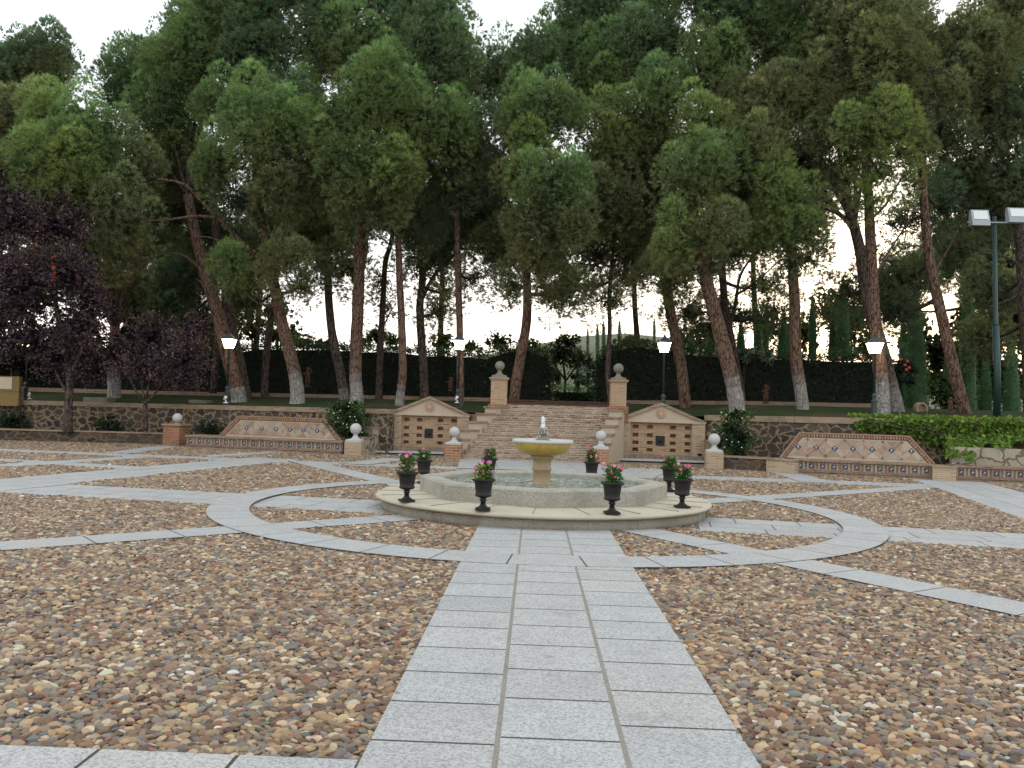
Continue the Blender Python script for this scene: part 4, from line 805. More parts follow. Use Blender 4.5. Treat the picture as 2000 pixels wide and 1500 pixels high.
T('pine_tree', 'bowed pine rising beside the left tall pillar', 'pine tree', [(1004, 785), (1008, 745), (1018, 690), (1027, 640), (1030, 590), (1028, 540), (1022, 480), (1018, 400)], 18, (21, 15), [([(1028, 560), (1005, 520), (985, 500)], (5, 2))],
  [(975, 150, 45, 70, 3, 1, 1), (1050, 120, 65, 75, 1, 1, 1), (1060, 220, 75, 70, -2, 0, 1), (1040, 320, 55, 55, -2.5, 2, 1), (1080, 370, 70, 60, -3, 0, 1), (1050, 430, 60, 60, -2.5, 3, 1), (1110, 440, 50, 40, -2.5, 3, 1), (1060, 510, 55, 50, -1.5, 3, .95), (1090, 570, 60, 40, -1, 3, .9), (970, 480, 48, 55, 1, 3, .8), (1010, 240, 50, 70, 2, 4, 1), (985, 350, 45, 60, 2, 4, .9), (1000, 560, 40, 45, 1, 4, .6)])
T('pine_tree', 'very thin pine rising behind the right tall pillar', 'pine tree', [(1192, 790), (1187, 735), (1189, 680), (1191, 640), (1190, 590), (1194, 530), (1199, 480), (1206, 420)], 19, (10, 7), [([(1192, 520), (1160, 515), (1130, 535), (1115, 545)], (4, 1.5)), ([(1196, 490), (1230, 480), (1265, 455)], (5, 3)), ([(1160, 517), (1120, 515), (1095, 520)], (3, 1.5))],
  [(1190, 590, 38, 26, 0, 3, .6), (1165, 500, 55, 40, 0, 3, .5), (1225, 500, 50, 45, 0, 3, .45), (1140, 560, 40, 20, 1, 3, .35), (1200, 430, 70, 40, 1, 3, .85)], BARKD)
T('pine_tree', 'pine just right of the third lamp post, no whitewash', 'pine tree', [(1338, 794), (1334, 745), (1326, 690), (1316, 640), (1306, 590), (1300, 530), (1290, 440)], 18.8, (23, 18), (),
  [(1270, 100, 85, 95, 0, 1, 1), (1180, 50, 75, 70, 1, 1, 1), (1160, -30, 80, 60, 1, 1, 1), (1270, -20, 80, 60, 1, 1, 1), (1180, 150, 65, 70, 0, 0, 1), (1200, 250, 60, 75, -2, 2, 1), (1290, 190, 55, 75, -2.5, 0, 1), (1230, 330, 75, 60, -1, 3, 1), (1190, 390, 75, 45, -2, 3, 1), (1130, 340, 50, 50, -1, 3, 1), (1290, 280, 60, 60, 0, 4, 1), (1300, 380, 55, 60, 2, 4, .9), (1315, 540, 50, 45, -1.5, 3, .8), (1125, 70, 60, 70, 2, 1, 1), (1120, 200, 50, 70, 1, 0, 1)])
T('pine_tree', 'thick leaning pine with grey whitewashed foot above the right rose bush', 'pine tree', [(1439, 798), (1433, 755), (1420, 700), (1404, 640), (1390, 590), (1378, 540), (1360, 460), (1340, 380)], 15.2, (31, 22), (),
  [(1400, 130, 80, 90, 2, 0, 1), (1440, 50, 90, 60, 2, 1, 1), (1390, -20, 90, 60, 2, 1, 1), (1380, 250, 65, 65, 0, 2, 1), (1370, 330, 60, 60, -1, 0, 1), (1330, 460, 45, 55, -1.2, 2, 1), (1395, 440, 42, 48, -1, 3, 1), (1345, 400, 60, 45, 0, 3, 1), (1460, 210, 60, 70, 1, 3, 1), (1430, 360, 60, 55, 1, 4, 1), (1385, 520, 45, 32, 0, 3, .9), (1480, 300, 50, 50, 0, 3, 1)], lime=1.25)
T('pine_tree', 'dark many-limbed pine behind the thick leaning one', 'pine tree', [(1448, 780), (1438, 720), (1427, 660), (1416, 600), (1412, 550), (1408, 500)], 20.5, (17, 13), [([(1424, 640), (1437, 590), (1445, 540), (1470, 500)], (8, 4)), ([(1440, 575), (1470, 555), (1500, 530), (1520, 510)], (5, 2)), ([(1415, 600), (1380, 570), (1360, 545)], (5, 2))],
  [(1440, 620, 75, 28, 1, 4, .55), (1350, 610, 50, 30, 1, 4, .6), (1490, 560, 50, 40, 2, 4, .4), (1450, 470, 70, 50, 2, 4, .7), (1380, 640, 40, 25, 2, 4, .5), (1510, 610, 40, 40, 3, 3, .4)], BARKD)
T('pine_tree', 'curved pine with whitewashed foot above the right diamond-tile bench', 'pine tree', [(1569, 807), (1564, 765), (1556, 715), (1553, 660), (1552, 600), (1550, 550), (1545, 480), (1530, 400)], 15.8, (24, 18), (),
  [(1540, 90, 90, 85, 2, 0, 1), (1520, -20, 100, 70, 2, 1, 1), (1520, 390, 60, 50, -1, 2, 1), (1550, 450, 60, 50, -1, 2, 1), (1505, 460, 50, 45, -.5, 0, 1), (1560, 510, 55, 30, -.5, 3, .85), (1500, 230, 60, 60, 0, 3, 1), (1570, 200, 70, 65, 0, 3, 1), (1540, 300, 70, 45, 0, 3, .9), (1590, 430, 30, 45, 0, 3, .5)], lime=1.2)
T('pine_tree', 'dark pine with forking limbs leaning left behind the reddish one', 'pine tree', [(1752, 812), (1742, 765), (1728, 710), (1712, 650), (1698, 600), (1688, 540), (1680, 490), (1668, 440)], 15.5, (31, 19), [([(1684, 510), (1665, 450), (1640, 420), (1600, 405), (1560, 410)], (11, 3)), ([(1672, 455), (1655, 400), (1640, 350), (1600, 320), (1550, 330)], (11, 4)), ([(1668, 450), (1672, 390), (1665, 330), (1640, 280)], (10, 4)), ([(1640, 420), (1610, 370), (1575, 350)], (7, 3)), ([(1662, 400), (1690, 350), (1700, 300)], (6, 3))],
  [(1640, 210, 90, 80, 0, 3, 1), (1610, 110, 80, 80, 1, 0, 1), (1560, 330, 60, 40, 1, 4, .6), (1600, 290, 60, 40, 0, 3, .8), (1690, 300, 55, 35, 0, 3, .6), (1640, 370, 45, 25, 1, 3, .3), (1720, 560, 55, 45, 3, 4, .7), (1655, 570, 35, 40, 2, 4, .6)], BARKD, .9)
T('pine_tree', 'tall straight reddish pine with pale foot beside the rightmost lamp', 'pine tree', [(1724, 813), (1722, 765), (1718, 710), (1711, 650), (1706, 590), (1703, 520), (1699, 450), (1696, 380), (1690, 300)], 14.4, (28, 16), [([(1704, 560), (1730, 500), (1770, 440), (1790, 400)], (5, 2)), ([(1698, 430), (1730, 400), (1760, 350), (1790, 330)], (6, 3))],
  [(1700, 130, 100, 95, 0, 3, 1), (1760, 60, 80, 70, 1, 3, 1), (1720, 250, 80, 45, -1, 2, 1), (1790, 180, 70, 70, 0, 3, 1), (1690, 45, 80, 60, 0, 3, 1), (1650, -30, 100, 70, 1, 1, 1), (1780, 290, 50, 35, 0, 3, .7), (1715, 340, 60, 30, -.5, 2, .5), (1700, 400, 30, 20, -.5, 2, .4)], lime=1.25)
T('pine_tree', 'leaning grey pine left of the tall green floodlight pole', 'pine tree', [(1886, 815), (1873, 765), (1858, 700), (1842, 630), (1826, 560), (1813, 490), (1806, 420), (1803, 350), (1800, 280)], 15, (25, 13), [([(1812, 485), (1780, 480), (1740, 500)], (5, 2)), ([(1806, 420), (1770, 410), (1745, 420)], (4, 2)), ([(1820, 540), (1850, 490), (1870, 450)], (4, 2))],
  [(1850, 150, 90, 90, 1, 3, 1), (1900, 90, 90, 70, 1, 3, 1), (1960, 10, 70, 60, 1, 3, .8), (1790, -20, 60, 50, 1, 3, .7), (1830, 270, 70, 55, 1, 4, .85), (1760, 430, 50, 60, 1, 4, .35), (1840, 400, 55, 50, 2, 4, .45), (1770, 540, 70, 50, 2, 4, .6), (1750, 610, 60, 35, 2, 4, .5), (1900, 320, 60, 70, 3, 4, .7)])
T('pine_tree', 'dark pine cut by the right edge of the photo', 'pine tree', [(2012, 810), (2008, 700), (2000, 600), (1996, 520), (1990, 440)], 17, (24, 18), [([(1998, 520), (1960, 500), (1920, 495), (1890, 500)], (6, 3)), ([(2000, 570), (1960, 590), (1930, 600)], (5, 2))],
  [(1960, 220, 75, 100, 0, 4, 1), (1990, 350, 60, 80, 0, 4, .95), (1930, 400, 60, 60, 1, 4, .8), (1980, 100, 70, 70, 1, 4, 1), (1950, 570, 60, 60, 2, 3, .6), (1920, 660, 50, 60, 3, 3, .5)], BARKD)
# second row, farther back: dark masses that close the canopy
for lab, tr, bl in (('far back-row pine closing the canopy behind the purple shrub tree', [(318, 770), (316, 690), (322, 600), (330, 520)], [(300, 560, 90, 60), (385, 515, 80, 60), (205, 575, 60, 50), (120, 520, 80, 70), (345, 625, 75, 40), (300, 470, 90, 50)]),
                    ('far back-row pine behind the pine with the arching limb', [(498, 768), (500, 680), (506, 600), (510, 500)], [(505, 470, 75, 50), (590, 440, 80, 55), (670, 440, 70, 45), (470, 545, 45, 50), (620, 390, 80, 50)]),
                    ('far back-row pine behind the second lit lamp', [(858, 768), (860, 680), (862, 600), (866, 480)], [(790, 420, 80, 50), (870, 420, 80, 60), (950, 430, 60, 60), (990, 480, 45, 50), (860, 500, 50, 30), (740, 400, 60, 45)]),
                    ('far back-row pine behind the very thin central one', [(1248, 768), (1246, 680), (1240, 600), (1236, 480)], [(1110, 460, 75, 50), (1180, 420, 80, 50), (1255, 440, 80, 50), (1290, 500, 55, 45), (1225, 540, 45, 25), (1150, 380, 80, 50)]),
                    ('far back-row pine behind the thick leaning one', [(1475, 768), (1478, 680), (1474, 600), (1470, 500)], [(1385, 480, 70, 55), (1480, 400, 80, 55), (1560, 400, 60, 45), (1620, 340, 60, 40)]),
                    ('far back-row pine at the right, beyond the leaning grey pine', [(1905, 770), (1900, 680), (1892, 600), (1888, 480)], [(1800, 530, 70, 45), (1880, 480, 80, 60), (1960, 450, 70, 60), (1850, 360, 80, 50), (1930, 560, 60, 50), (1740, 600, 60, 35)])):
    T('pine_tree', lab, 'pine tree', tr, 27, (13, 9), (), [(x, y, rx, ry, 0, 4, .95) for x, y, rx, ry in bl], BARKD)
# ================================================================== PURPLE TREES, BUSHES, IVY, HEDGES
PUR = [(.095, .060, .064), (.078, .052, .058), (.12, .068, .066), (.085, .062, .068)]
def bush_leaves(root, blobs, cols, size, dens, mat=LEAF, name='crown', aspect=.5, core=(.02, .02, .015), shell=.55, clump=.28):
    """blobs in metres (x,y,z,rx,ry,rz): leaves gathered in small clumps, with inner shade put into a core of darker leaves"""
    VV, CC = [], []
    for (x, y, z, rx, ry, rz) in blobs:
        area = 4*pi*((rx*ry)**1.6+(rx*rz)**1.6+(ry*rz)**1.6)**(1/1.6)/3**(1/1.6); nc = max(4, int(area*dens/(clump*clump*12)))
        D = rand_dirs(nc); Cn = np.array([x, y, z])+D*(rng.uniform(shell, 1.04, nc)**.7)[:, None]*np.array([rx, ry, rz]); nl = int(34)
        P = np.repeat(Cn, nl, 0)+rng.normal(0, clump*.55, (nc*nl, 3)); N = np.repeat(D, nl, 0)+rand_dirs(nc*nl)*.6
        ct = np.array(cols)[rng.integers(len(cols), size=nc)]*rng.uniform(.7, 1.35, (nc, 1)); C = np.repeat(ct, nl, 0)*rng.uniform(.75, 1.3, (nc*nl, 1))
        v, c = leaf_quads(P, unit(N), size, C, aspect, .2); VV.append(v); CC.append(c)
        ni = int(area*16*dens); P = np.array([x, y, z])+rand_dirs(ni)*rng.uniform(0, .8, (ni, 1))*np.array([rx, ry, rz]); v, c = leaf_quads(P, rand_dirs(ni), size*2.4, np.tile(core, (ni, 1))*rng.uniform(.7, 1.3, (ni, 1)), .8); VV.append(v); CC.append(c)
    return fastmesh(name, np.concatenate(VV), np.concatenate(CC), 4, mat, root)
def B_(px, py, rx, ry, Y, k=.8): c = PY(px, py, Y); a, b = pxw(rx, Y), pxw(ry, Y); return (*c, a, (a+b)/2*k, b)
def stems(root, lst, mat=BARKD, name='trunk'):
    m = MB()
    for pts, w, Y in lst:
        p, r = limb_pts(pts, Y, w); p, r = smooth_pts(p, r, 3); m.tube(p, r, 8, (0, 0, 0), .12)
    return part(m, name, mat, root)
t = empty('plum_tree', tuple(G(133, 853)[:2]+[0, .8])+(.33,), 'tall purple-leaved plum tree at the left edge with a few scarlet sprays', 'plum tree')
stems(t, [([(133, 845), (134, 790), (136, 740), (125, 680), (110, 600), (90, 500), (80, 420)], (17, 6), 15.6), ([(133, 770), (118, 745), (105, 715), (98, 690)], (6, 3), 15.6), ([(136, 735), (160, 680), (180, 620), (170, 540)], (8, 4), 15.4), ([(128, 690), (80, 640), (30, 600), (0, 540)], (8, 4), 15.4)])
bush_leaves(t, [B_(40, 420, 75, 85, 15.2), B_(110, 440, 70, 75, 15), B_(40, 560, 95, 90, 14.8), B_(140, 540, 75, 75, 15), B_(-40, 480, 80, 120, 15.5), B_(60, 660, 90, 60, 15.2), B_(160, 640, 60, 55, 15.5), B_(-20, 350, 50, 60, 15.5), B_(-40, 640, 70, 70, 15), B_(115, 700, 80, 40, 15.6), B_(185, 590, 35, 55, 15.3)], PUR, .07, 2.6, PURP, 'crown', .6, (.03, .018, .024), .4, .26)
VV, CC = [], []
for (px, py, rx, ry, n, col) in ((106, 525, 4, 26, 34, (.75, .09, .07)), (70, 488, 8, 10, 14, (.5, .09, .05)), (60, 525, 5, 14, 10, (.45, .10, .05)), (152, 535, 3, 10, 10, (.5, .08, .04)), (345, 430, 7, 25, 30, (.42, .10, .05)), (20, 385, 6, 8, 10, (.45, .08, .04)), (85, 350, 5, 14, 10, (.35, .08, .05))):
    Yl = 14.1 if px < 200 else 16.4; c = PY(px, py, Yl); a, b = pxw(rx, Yl), pxw(ry, Yl); P = c+rng.normal(0, .55, (n, 3))*np.array([a, .08, b]); v, cc = leaf_quads(P, unit(rng.normal(0, .5, (n, 3))+[0, -.3, -.6]), .075 if px == 106 else .06, np.array(col)*rng.uniform(.5, 1.1, (n, 1))*(1 if px == 106 else .6), .55)
    if px < 200: VV.append(v); CC.append(cc)
fastmesh('scarlet_leaves', np.concatenate(VV), np.concatenate(CC), 4, PETAL, t)
t = empty('plum_tree', tuple(PY(285, 845, 16.0)[:2])+(.33,), 'low multi-stemmed purple-leaved shrub tree left of the first lamp post', 'plum tree')
stems(t, [([(285, 842), (284, 800), (283, 785)], (9, 8), 15.9), ([(284, 790), (268, 768), (255, 740), (245, 700)], (5, 3), 15.9), ([(284, 790), (278, 760), (272, 720)], (5, 3), 15.8), ([(284, 790), (290, 755), (300, 715)], (5, 3), 15.9), ([(284, 788), (305, 765), (322, 740), (340, 705)], (5, 3), 15.7)])
bush_leaves(t, [B_(225, 690, 75, 55, 16), B_(300, 660, 75, 60, 16.2), B_(365, 700, 55, 55, 15.8), B_(290, 720, 80, 35, 15.6), B_(375, 650, 45, 45, 16.3), B_(180, 725, 45, 30, 16), B_(350, 745, 50, 20, 15.8)], PUR, .07, 2.0, PURP, 'crown', .6, (.03, .018, .024), .4, .25)
DK = [(.018, .035, .014), (.024, .045, .018), (.014, .028, .014)]
for (px, py, rx, ry, Y, lab) in ((25, 818, 42, 22, 16.6, 'dark rounded bush in the planter at the left edge'), (213, 832, 34, 22, 16.4, 'dark rounded bush in the planter between the purple trees'), (411, 836, 30, 17, 16.0, 'dark rounded bush beside the left end of the tiled bench back')):
    b = B_(px, py, rx, ry, Y); t = empty('clipped_bush', (b[0], b[1], .33), lab, 'bush', 'dark bushes in the left planter'); bush_leaves(t, [b, (b[0], b[1], b[2]-.2, b[3]*.8, b[4]*.8, b[5]*.8)], DK, .06, 2.2, LEAF, 'foliage', .45, (.01, .016, .008), .6, .12)
RS = [(.035, .075, .025), (.05, .11, .03), (.03, .06, .025), (.06, .12, .035)]
for (bl, lab, base) in (([(672, 800, 38, 20, 14.0), (700, 815, 28, 18, 14.0), (668, 825, 30, 22, 13.9), (690, 846, 34, 14, 13.9)], 'rose bush with a few pale blooms between left bench and left wall fountain', (680, 862, 14.0)), ([(1437, 812, 30, 16, 12.5), (1430, 840, 34, 20, 12.3), (1448, 856, 30, 22, 12.2), (1425, 868, 24, 16, 12.3), (1445, 882, 22, 12, 12.2)], 'tall green rose bush right of the right wall fountain', (1437, 890, 12.3))):
    c = PY(*base); t = empty('rose_bush', (c[0], c[1], .33), lab, 'bush', 'rose bushes against the wall')
    bush_leaves(t, [B_(*q) for q in bl], RS, .065, 3.0, LEAF, 'foliage', .6, (.015, .026, .012), .4, .16)
    stems(t, [([(base[0]+k, base[1]), (base[0]+k*3, base[1]-35), (base[0]+k*5, base[1]-75)], (3, 1.5), base[2]) for k in (-3, 0, 4)], BARKD, 'stems')
    m = MB()
    for k in range(12):
        q = bl[rng.integers(len(bl))]; p = PY(q[0]+rng.normal(0, q[2]*.6), q[1]+rng.normal(0, q[3]*.6), q[4]-pxw(q[2], q[4])*.8); m.ball(p, .022, 8, noise=.3); 
    part(m, 'roses', m_plain('pale_rose', (.62, .60, .45), .7), t)
# ivy over the right-hand wall
IV = [(.11, .19, .03), (.15, .24, .035), (.07, .14, .025), (.17, .25, .04)]
t = empty('ivy', tuple(PY(1850, 830, 11.4)), 'thick bright green ivy spilling over the right retaining wall coping', 'ivy')
VV, CC = [], []; poly = [(1668, 826), (1690, 816), (2150, 822), (2150, 880), (1985, 858), (1960, 880), (1935, 860), (1912, 866), (1895, 902), (1878, 880), (1850, 893), (1836, 868), (1822, 872), (1800, 858), (1775, 848), (1735, 842), (1700, 842), (1675, 838)]
def inpoly(x, y, P):
    c = False
    for i in range(len(P)):
        x1, y1 = P[i]; x2, y2 = P[i-1]
        if (y1 > y) != (y2 > y) and x < (x2-x1)*(y-y1)/(y2-y1)+x1: c = not c
    return c
n = 0; Pp = []
while n < 9500:
    x, y = rng.uniform(1665, 2150), rng.uniform(813, 905)
    if inpoly(x, y, poly): 
        X = PY(x, y, 11.6)[0]; yb = wallY(X)-rng.uniform(.06, .40)-max(0, (y-846)/40)*1.75*(x > 1850); Pp.append(PY(x, y, yb)); n += 1
Pp = np.array(Pp); C = np.array(IV)[rng.integers(4, size=n)]*rng.uniform(.7, 1.3, (n, 1)); v, c = leaf_quads(Pp, unit(rng.normal(0, .35, (n, 3))+np.array([0, -.55, -.75])), .105, C, .95); VV.append(v); CC.append(c)
n2 = 1500; X = rng.uniform(PY(1680, 820, 11.8)[0], 17, n2); P2 = np.stack([X, [wallY(x)+rng.uniform(-.2, .35) for x in X], [copeZ(x)+rng.uniform(0, .07) for x in X]], 1); C = np.array(IV)[rng.integers(4, size=n2)]*rng.uniform(.8, 1.4, (n2, 1)); v, c = leaf_quads(P2, unit(rng.normal(0, .6, (n2, 3))+np.array([0, -.3, .3])), .10, C, .95); VV.append(v); CC.append(c)
fastmesh('leaves', np.concatenate(VV), np.concatenate(CC), 4, LEAF, t)
stems(t, [([(1690, 822), (1760, 835), (1840, 850), (1900, 880)], (3, 1.5), 11.75), ([(1800, 826), (1850, 850), (1890, 895)], (3, 1.5), 11.7), ([(1900, 825), (1930, 860), (1990, 870)], (3, 1.5), 11.6)], BARKD, 'stems')
t = empty('ivy', tuple(PY(1540, 835, 12.3)), 'small loose ivy trail on the stones above the right bench, left of the thick ivy', 'ivy')
Pp = []
for seg in (((1500, 838), (1545, 826)), ((1545, 826), (1590, 838)), ((1515, 845), (1560, 840)), ((1530, 850), (1527, 858)), ((1590, 838), (1600, 845)), ((1640, 842), (1690, 832)), ((1505, 842), (1535, 842))):
    for k in range(70): s_ = rng.random(); x, y = seg[0][0]*(1-s_)+seg[1][0]*s_+rng.normal(0, 3), seg[0][1]*(1-s_)+seg[1][1]*s_+rng.normal(0, 2.2); Pp.append(PY(x, y, wallY(PY(x, y, 12.3)[0])-rng.uniform(.03, .12)))
Pp = np.array(Pp); n = len(Pp); v, c = leaf_quads(Pp, unit(rng.normal(0, .4, (n, 3))+np.array([0, -.6, -.5])), .075, np.array(IV)[rng.integers(4, size=n)]*rng.uniform(.8, 1.4, (n, 1)), .9); fastmesh('leaves', v, c, 4, LEAF, t)
# ---- clipped laurel hedges
def hedge(name, lab, pts, Y0, Y1, cols, zb, leaf=.11, per=300, grp=None, loose=1., core=(.006, .010, .005)):
    """pts: (px,py) along the top at depth Y0..Y1"""
    tops = [PY(x, y, Y0+(Y1-Y0)*(x-pts[0][0])/(pts[-1][0]-pts[0][0])) for x, y in pts]; c = tops[0]; t = empty(name, (c[0], c[1], zb), lab, 'hedge', grp); th = 1.3
    m = MB()
    for k in range(len(tops)-1):
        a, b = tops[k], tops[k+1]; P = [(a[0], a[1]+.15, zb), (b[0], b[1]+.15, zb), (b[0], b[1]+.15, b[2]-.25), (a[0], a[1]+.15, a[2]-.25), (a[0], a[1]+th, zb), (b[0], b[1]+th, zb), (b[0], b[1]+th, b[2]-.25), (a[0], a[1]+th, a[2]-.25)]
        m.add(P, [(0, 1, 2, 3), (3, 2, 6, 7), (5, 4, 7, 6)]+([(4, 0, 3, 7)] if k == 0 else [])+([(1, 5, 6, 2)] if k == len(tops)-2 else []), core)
    part(m, 'inner_core', TILES, t); VV, CC = [], []  # solid near-black box; the shade between the leaves put into its colour
    for k in range(len(tops)-1):
        a, b = tops[k], tops[k+1]; L = np.linalg.norm(b-a); n = int(L*(a[2]-zb)*per); s_ = rng.random(n)[:, None]; P = a*(1-s_)+b*s_; h = rng.random(n)**.8; P[:, 2] = zb+(P[:, 2]-zb)*h; P[:, 1] += rng.normal(0, .13, n)+.12*np.sin(P[:, 0]*3.1+P[:, 2]*2)*np.sin(P[:, 2]*3.7+P[:, 0]); N = unit(rng.normal(0, .45, (n, 3))+np.array([0, -.9, .25])); C = np.array(cols)[rng.integers(len(cols), size=n)]*rng.uniform(.6, 1.35, (n, 1))*np.exp(rng.normal(0, .55, (n, 1))); v, c = leaf_quads(P, N, leaf, C, .42, .3); VV.append(v); CC.append(c)
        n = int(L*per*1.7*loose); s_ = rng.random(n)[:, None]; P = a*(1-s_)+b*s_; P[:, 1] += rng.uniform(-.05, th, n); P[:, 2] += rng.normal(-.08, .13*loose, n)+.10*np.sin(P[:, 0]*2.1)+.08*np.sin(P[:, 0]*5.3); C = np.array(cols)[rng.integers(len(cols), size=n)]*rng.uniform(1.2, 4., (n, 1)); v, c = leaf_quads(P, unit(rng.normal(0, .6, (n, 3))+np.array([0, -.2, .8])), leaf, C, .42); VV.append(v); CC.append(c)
        for e, kk in ((a, 0), (b, len(tops)-2)):
            if k == kk: n = int(1.3*(e[2]-zb)*per); P = np.tile(e, (n, 1)); P[:, 1] += rng.uniform(0, th, n); P[:, 2] = zb+(e[2]-zb)*rng.random(n); P[:, 0] += rng.normal(0, .13, n); C = np.array(cols)[rng.integers(len(cols), size=n)]*rng.uniform(.6, 1.4, (n, 1)); v, c = leaf_quads(P, unit(rng.normal(0, .7, (n, 3))+np.array([1 if e is b else -1, 0, .2])), leaf, C, .42); VV.append(v); CC.append(c)
    fastmesh('foliage', np.concatenate(VV), np.concatenate(CC), 4, LEAF, t); return t
HG = [(.016, .032, .013), (.024, .046, .018), (.012, .025, .011)]; HG2 = [(.03, .07, .025), (.045, .095, .03), (.025, .055, .02)]
hedge('laurel_hedge', 'tall dark clipped hedge left of the stairs behind the pine trunks', [(-60, 690), (120, 690), (300, 690), (455, 680), (500, 671), (560, 673), (640, 672), (700, 677), (760, 676), (830, 684), (900, 686), (950, 690), (985, 678), (1030, 672), (1066, 688), (1078, 712)], 24.6, 22.6, HG, 1.5, .11, 260, 'tall clipped hedges')
hedge('laurel_hedge', 'tall dark clipped hedge right of the stairs behind the pine trunks', [(1166, 700), (1190, 676), (1240, 666), (1290, 671), (1340, 680), (1400, 686), (1480, 689), (1560, 691), (1640, 694), (1700, 695), (1748, 702)], 21.6, 20.2, HG, 1.5, .11, 260, 'tall clipped hedges')
hedge('clipped_hedge', 'low green clipped hedge seen through the gap above the stairs', [(1060, 752), (1100, 756), (1175, 757)], 28, 28, HG2, 1.9, .08, 340)
# ---- loose trees and shrubs behind the hedge
OL = [(.10, .13, .07), (.07, .10, .05), (.12, .14, .09)]; GR = [(.07, .13, .03), (.05, .10, .025), (.10, .15, .035)]; YG = [(.17, .19, .05), (.12, .15, .04), (.20, .20, .07)]; SV = [(.22, .28, .22), (.18, .24, .18), (.28, .33, .27)]
def shrub(name, lab, cat, bl, cols, size=.13, dens=1.3, trunk=None, grp=None, clump=.3, shell=.4, aspect=.45):
    B = [B_(*q) for q in bl]; z0 = 1.9; t = empty(name, (B[0][0], B[0][1], z0), lab, cat, grp); bush_leaves(t, B, cols, size, dens, LEAF, 'crown', aspect, tuple(np.array(cols[0])*.35), shell, clump)
    cx, by = bl[0][0], 780; Y = bl[0][4]
    stems(t, trunk or [([(cx, by), (cx+3, by-50), (cx+2, bl[0][1])], (7, 3), Y), ([(cx+2, by-40), (cx+14, bl[0][1]-5)], (4, 2), Y)]); return t
shrub('olive_tree', 'grey-green olive tree in the gap between the two tall hedges', 'olive tree', [(1095, 690, 42, 30, 30), (1130, 700, 35, 30, 30.5), (1065, 705, 30, 30, 30.5), (1110, 665, 30, 20, 30), (1085, 735, 18, 22, 30.5), (1125, 738, 20, 18, 31), (1150, 715, 22, 26, 31), (1060, 735, 14, 22, 31)], OL, .10, 1.8, [([(1102, 775), (1104, 740), (1098, 700)], (6, 4), 30), ([(1104, 745), (1122, 720), (1132, 695)], (4, 2), 30), ([(1103, 740), (1085, 715), (1075, 695)], (4, 2), 30)])
shrub('oleander', 'pale silvery shrub at the foot of the gap, right of the small cypress', 'shrub', [(1148, 735, 15, 22, 29.3), (1142, 748, 14, 12, 29.2)], SV, .09, 1.2)
for k, (bl, lab) in enumerate((([(490, 640, 45, 35, 28), (540, 655, 45, 22, 28), (460, 600, 30, 40, 29)], 'green leafy tree behind the hedge left of the thin dark trunk'), ([(590, 668, 45, 20, 27), (640, 675, 35, 14, 27)], 'pale green shrub behind the hedge under the bright sky, leftmost'), ([(735, 655, 30, 22, 27), (705, 668, 25, 16, 27), (765, 665, 25, 18, 27)], 'spiky shrub top behind the hedge between the crooked and reddish pines'), ([(865, 668, 35, 20, 27), (920, 678, 30, 13, 27)], 'loose shrub top behind the hedge near the second lamp'), ([(975, 668, 35, 20, 26.5), (1030, 672, 32, 16, 26.5)], 'spiky shrub top behind the hedge beside the bowed pine'), ([(1235, 672, 50, 16, 25), (1200, 690, 30, 14, 25)], 'leafy shrub top behind the hedge under the pencil cypresses'))):
    shrub('garden_shrub', lab, 'shrub', bl, GR if k % 2 == 0 else YG, .085, 2.6, None, 'loose shrubs behind the hedges', .25)
shrub('oleander', 'silvery grey shrub spilling over the hedge right of the thick leaning pine', 'shrub', [(1450, 692, 45, 12, 20.9), (1490, 698, 35, 10, 20.8), (1410, 694, 20, 8, 20.9)], SV, .10, 1.3, None, None, .16)
for k, (bl, lab) in enumerate((([(1660, 630, 60, 60, 33), (1700, 680, 50, 35, 32), (1620, 600, 40, 45, 34)], 'sunlit yellow-green tree far behind the rightmost lamp'), ([(1790, 660, 45, 70, 32), (1830, 740, 50, 45, 31), (1770, 600, 40, 45, 33)], 'yellow-green tree behind the leaning grey pine'), ([(1930, 560, 60, 70, 30), (1980, 640, 60, 70, 30), (1910, 700, 50, 60, 29), (1970, 760, 60, 40, 28)], 'bright green tree behind the tall floodlight pole'), ([(1560, 650, 50, 50, 34), (1500, 640, 35, 40, 35)], 'yellow-green tree between the curved pine and the cypresses'), ([(1390, 660, 60, 35, 33), (1330, 665, 30, 25, 33)], 'small green tree behind the hedge near the thick pine'), ([(540, 610, 40, 35, 30), (570, 650, 30, 20, 30)], 'loose green tree behind the hedge left of the reddish pine'), ([(330, 640, 60, 60, 28), (260, 690, 60, 50, 28), (400, 680, 60, 60, 28), (180, 700, 60, 50, 28)], 'dark green tree behind the purple shrub tree'))):
    shrub('background_tree', lab, 'tree', bl, (DK+GR[:1]) if k == 6 else (YG+GR if k != 4 else GR), .11, 1.9 if k < 6 else 2.2, None, 'loose trees beyond the garden', .38, .3)
shrub('background_tree', 'dense green leafy mass filling the right edge behind the mast', 'tree', [(1950, 520, 70, 60, 27), (1990, 620, 60, 70, 27), (1900, 640, 60, 60, 28), (1840, 690, 50, 60, 29), (1960, 730, 70, 60, 27), (1860, 770, 60, 40, 27), (1740, 740, 40, 50, 29)], DK[:1]+GR+YG[1:2], .11, 2.2, None, 'loose trees beyond the garden', .38, .3)
shrub('background_tree', 'dark evergreen mass behind the tall purple plum tree', 'tree', [(20, 560, 110, 110, 24), (90, 690, 120, 60, 24), (-60, 650, 90, 120, 24), (270, 640, 55, 70, 25), (150, 640, 50, 60, 26)], DK+GR[1:2], .15, 1.3, None, 'loose trees beyond the garden', .35, .3)
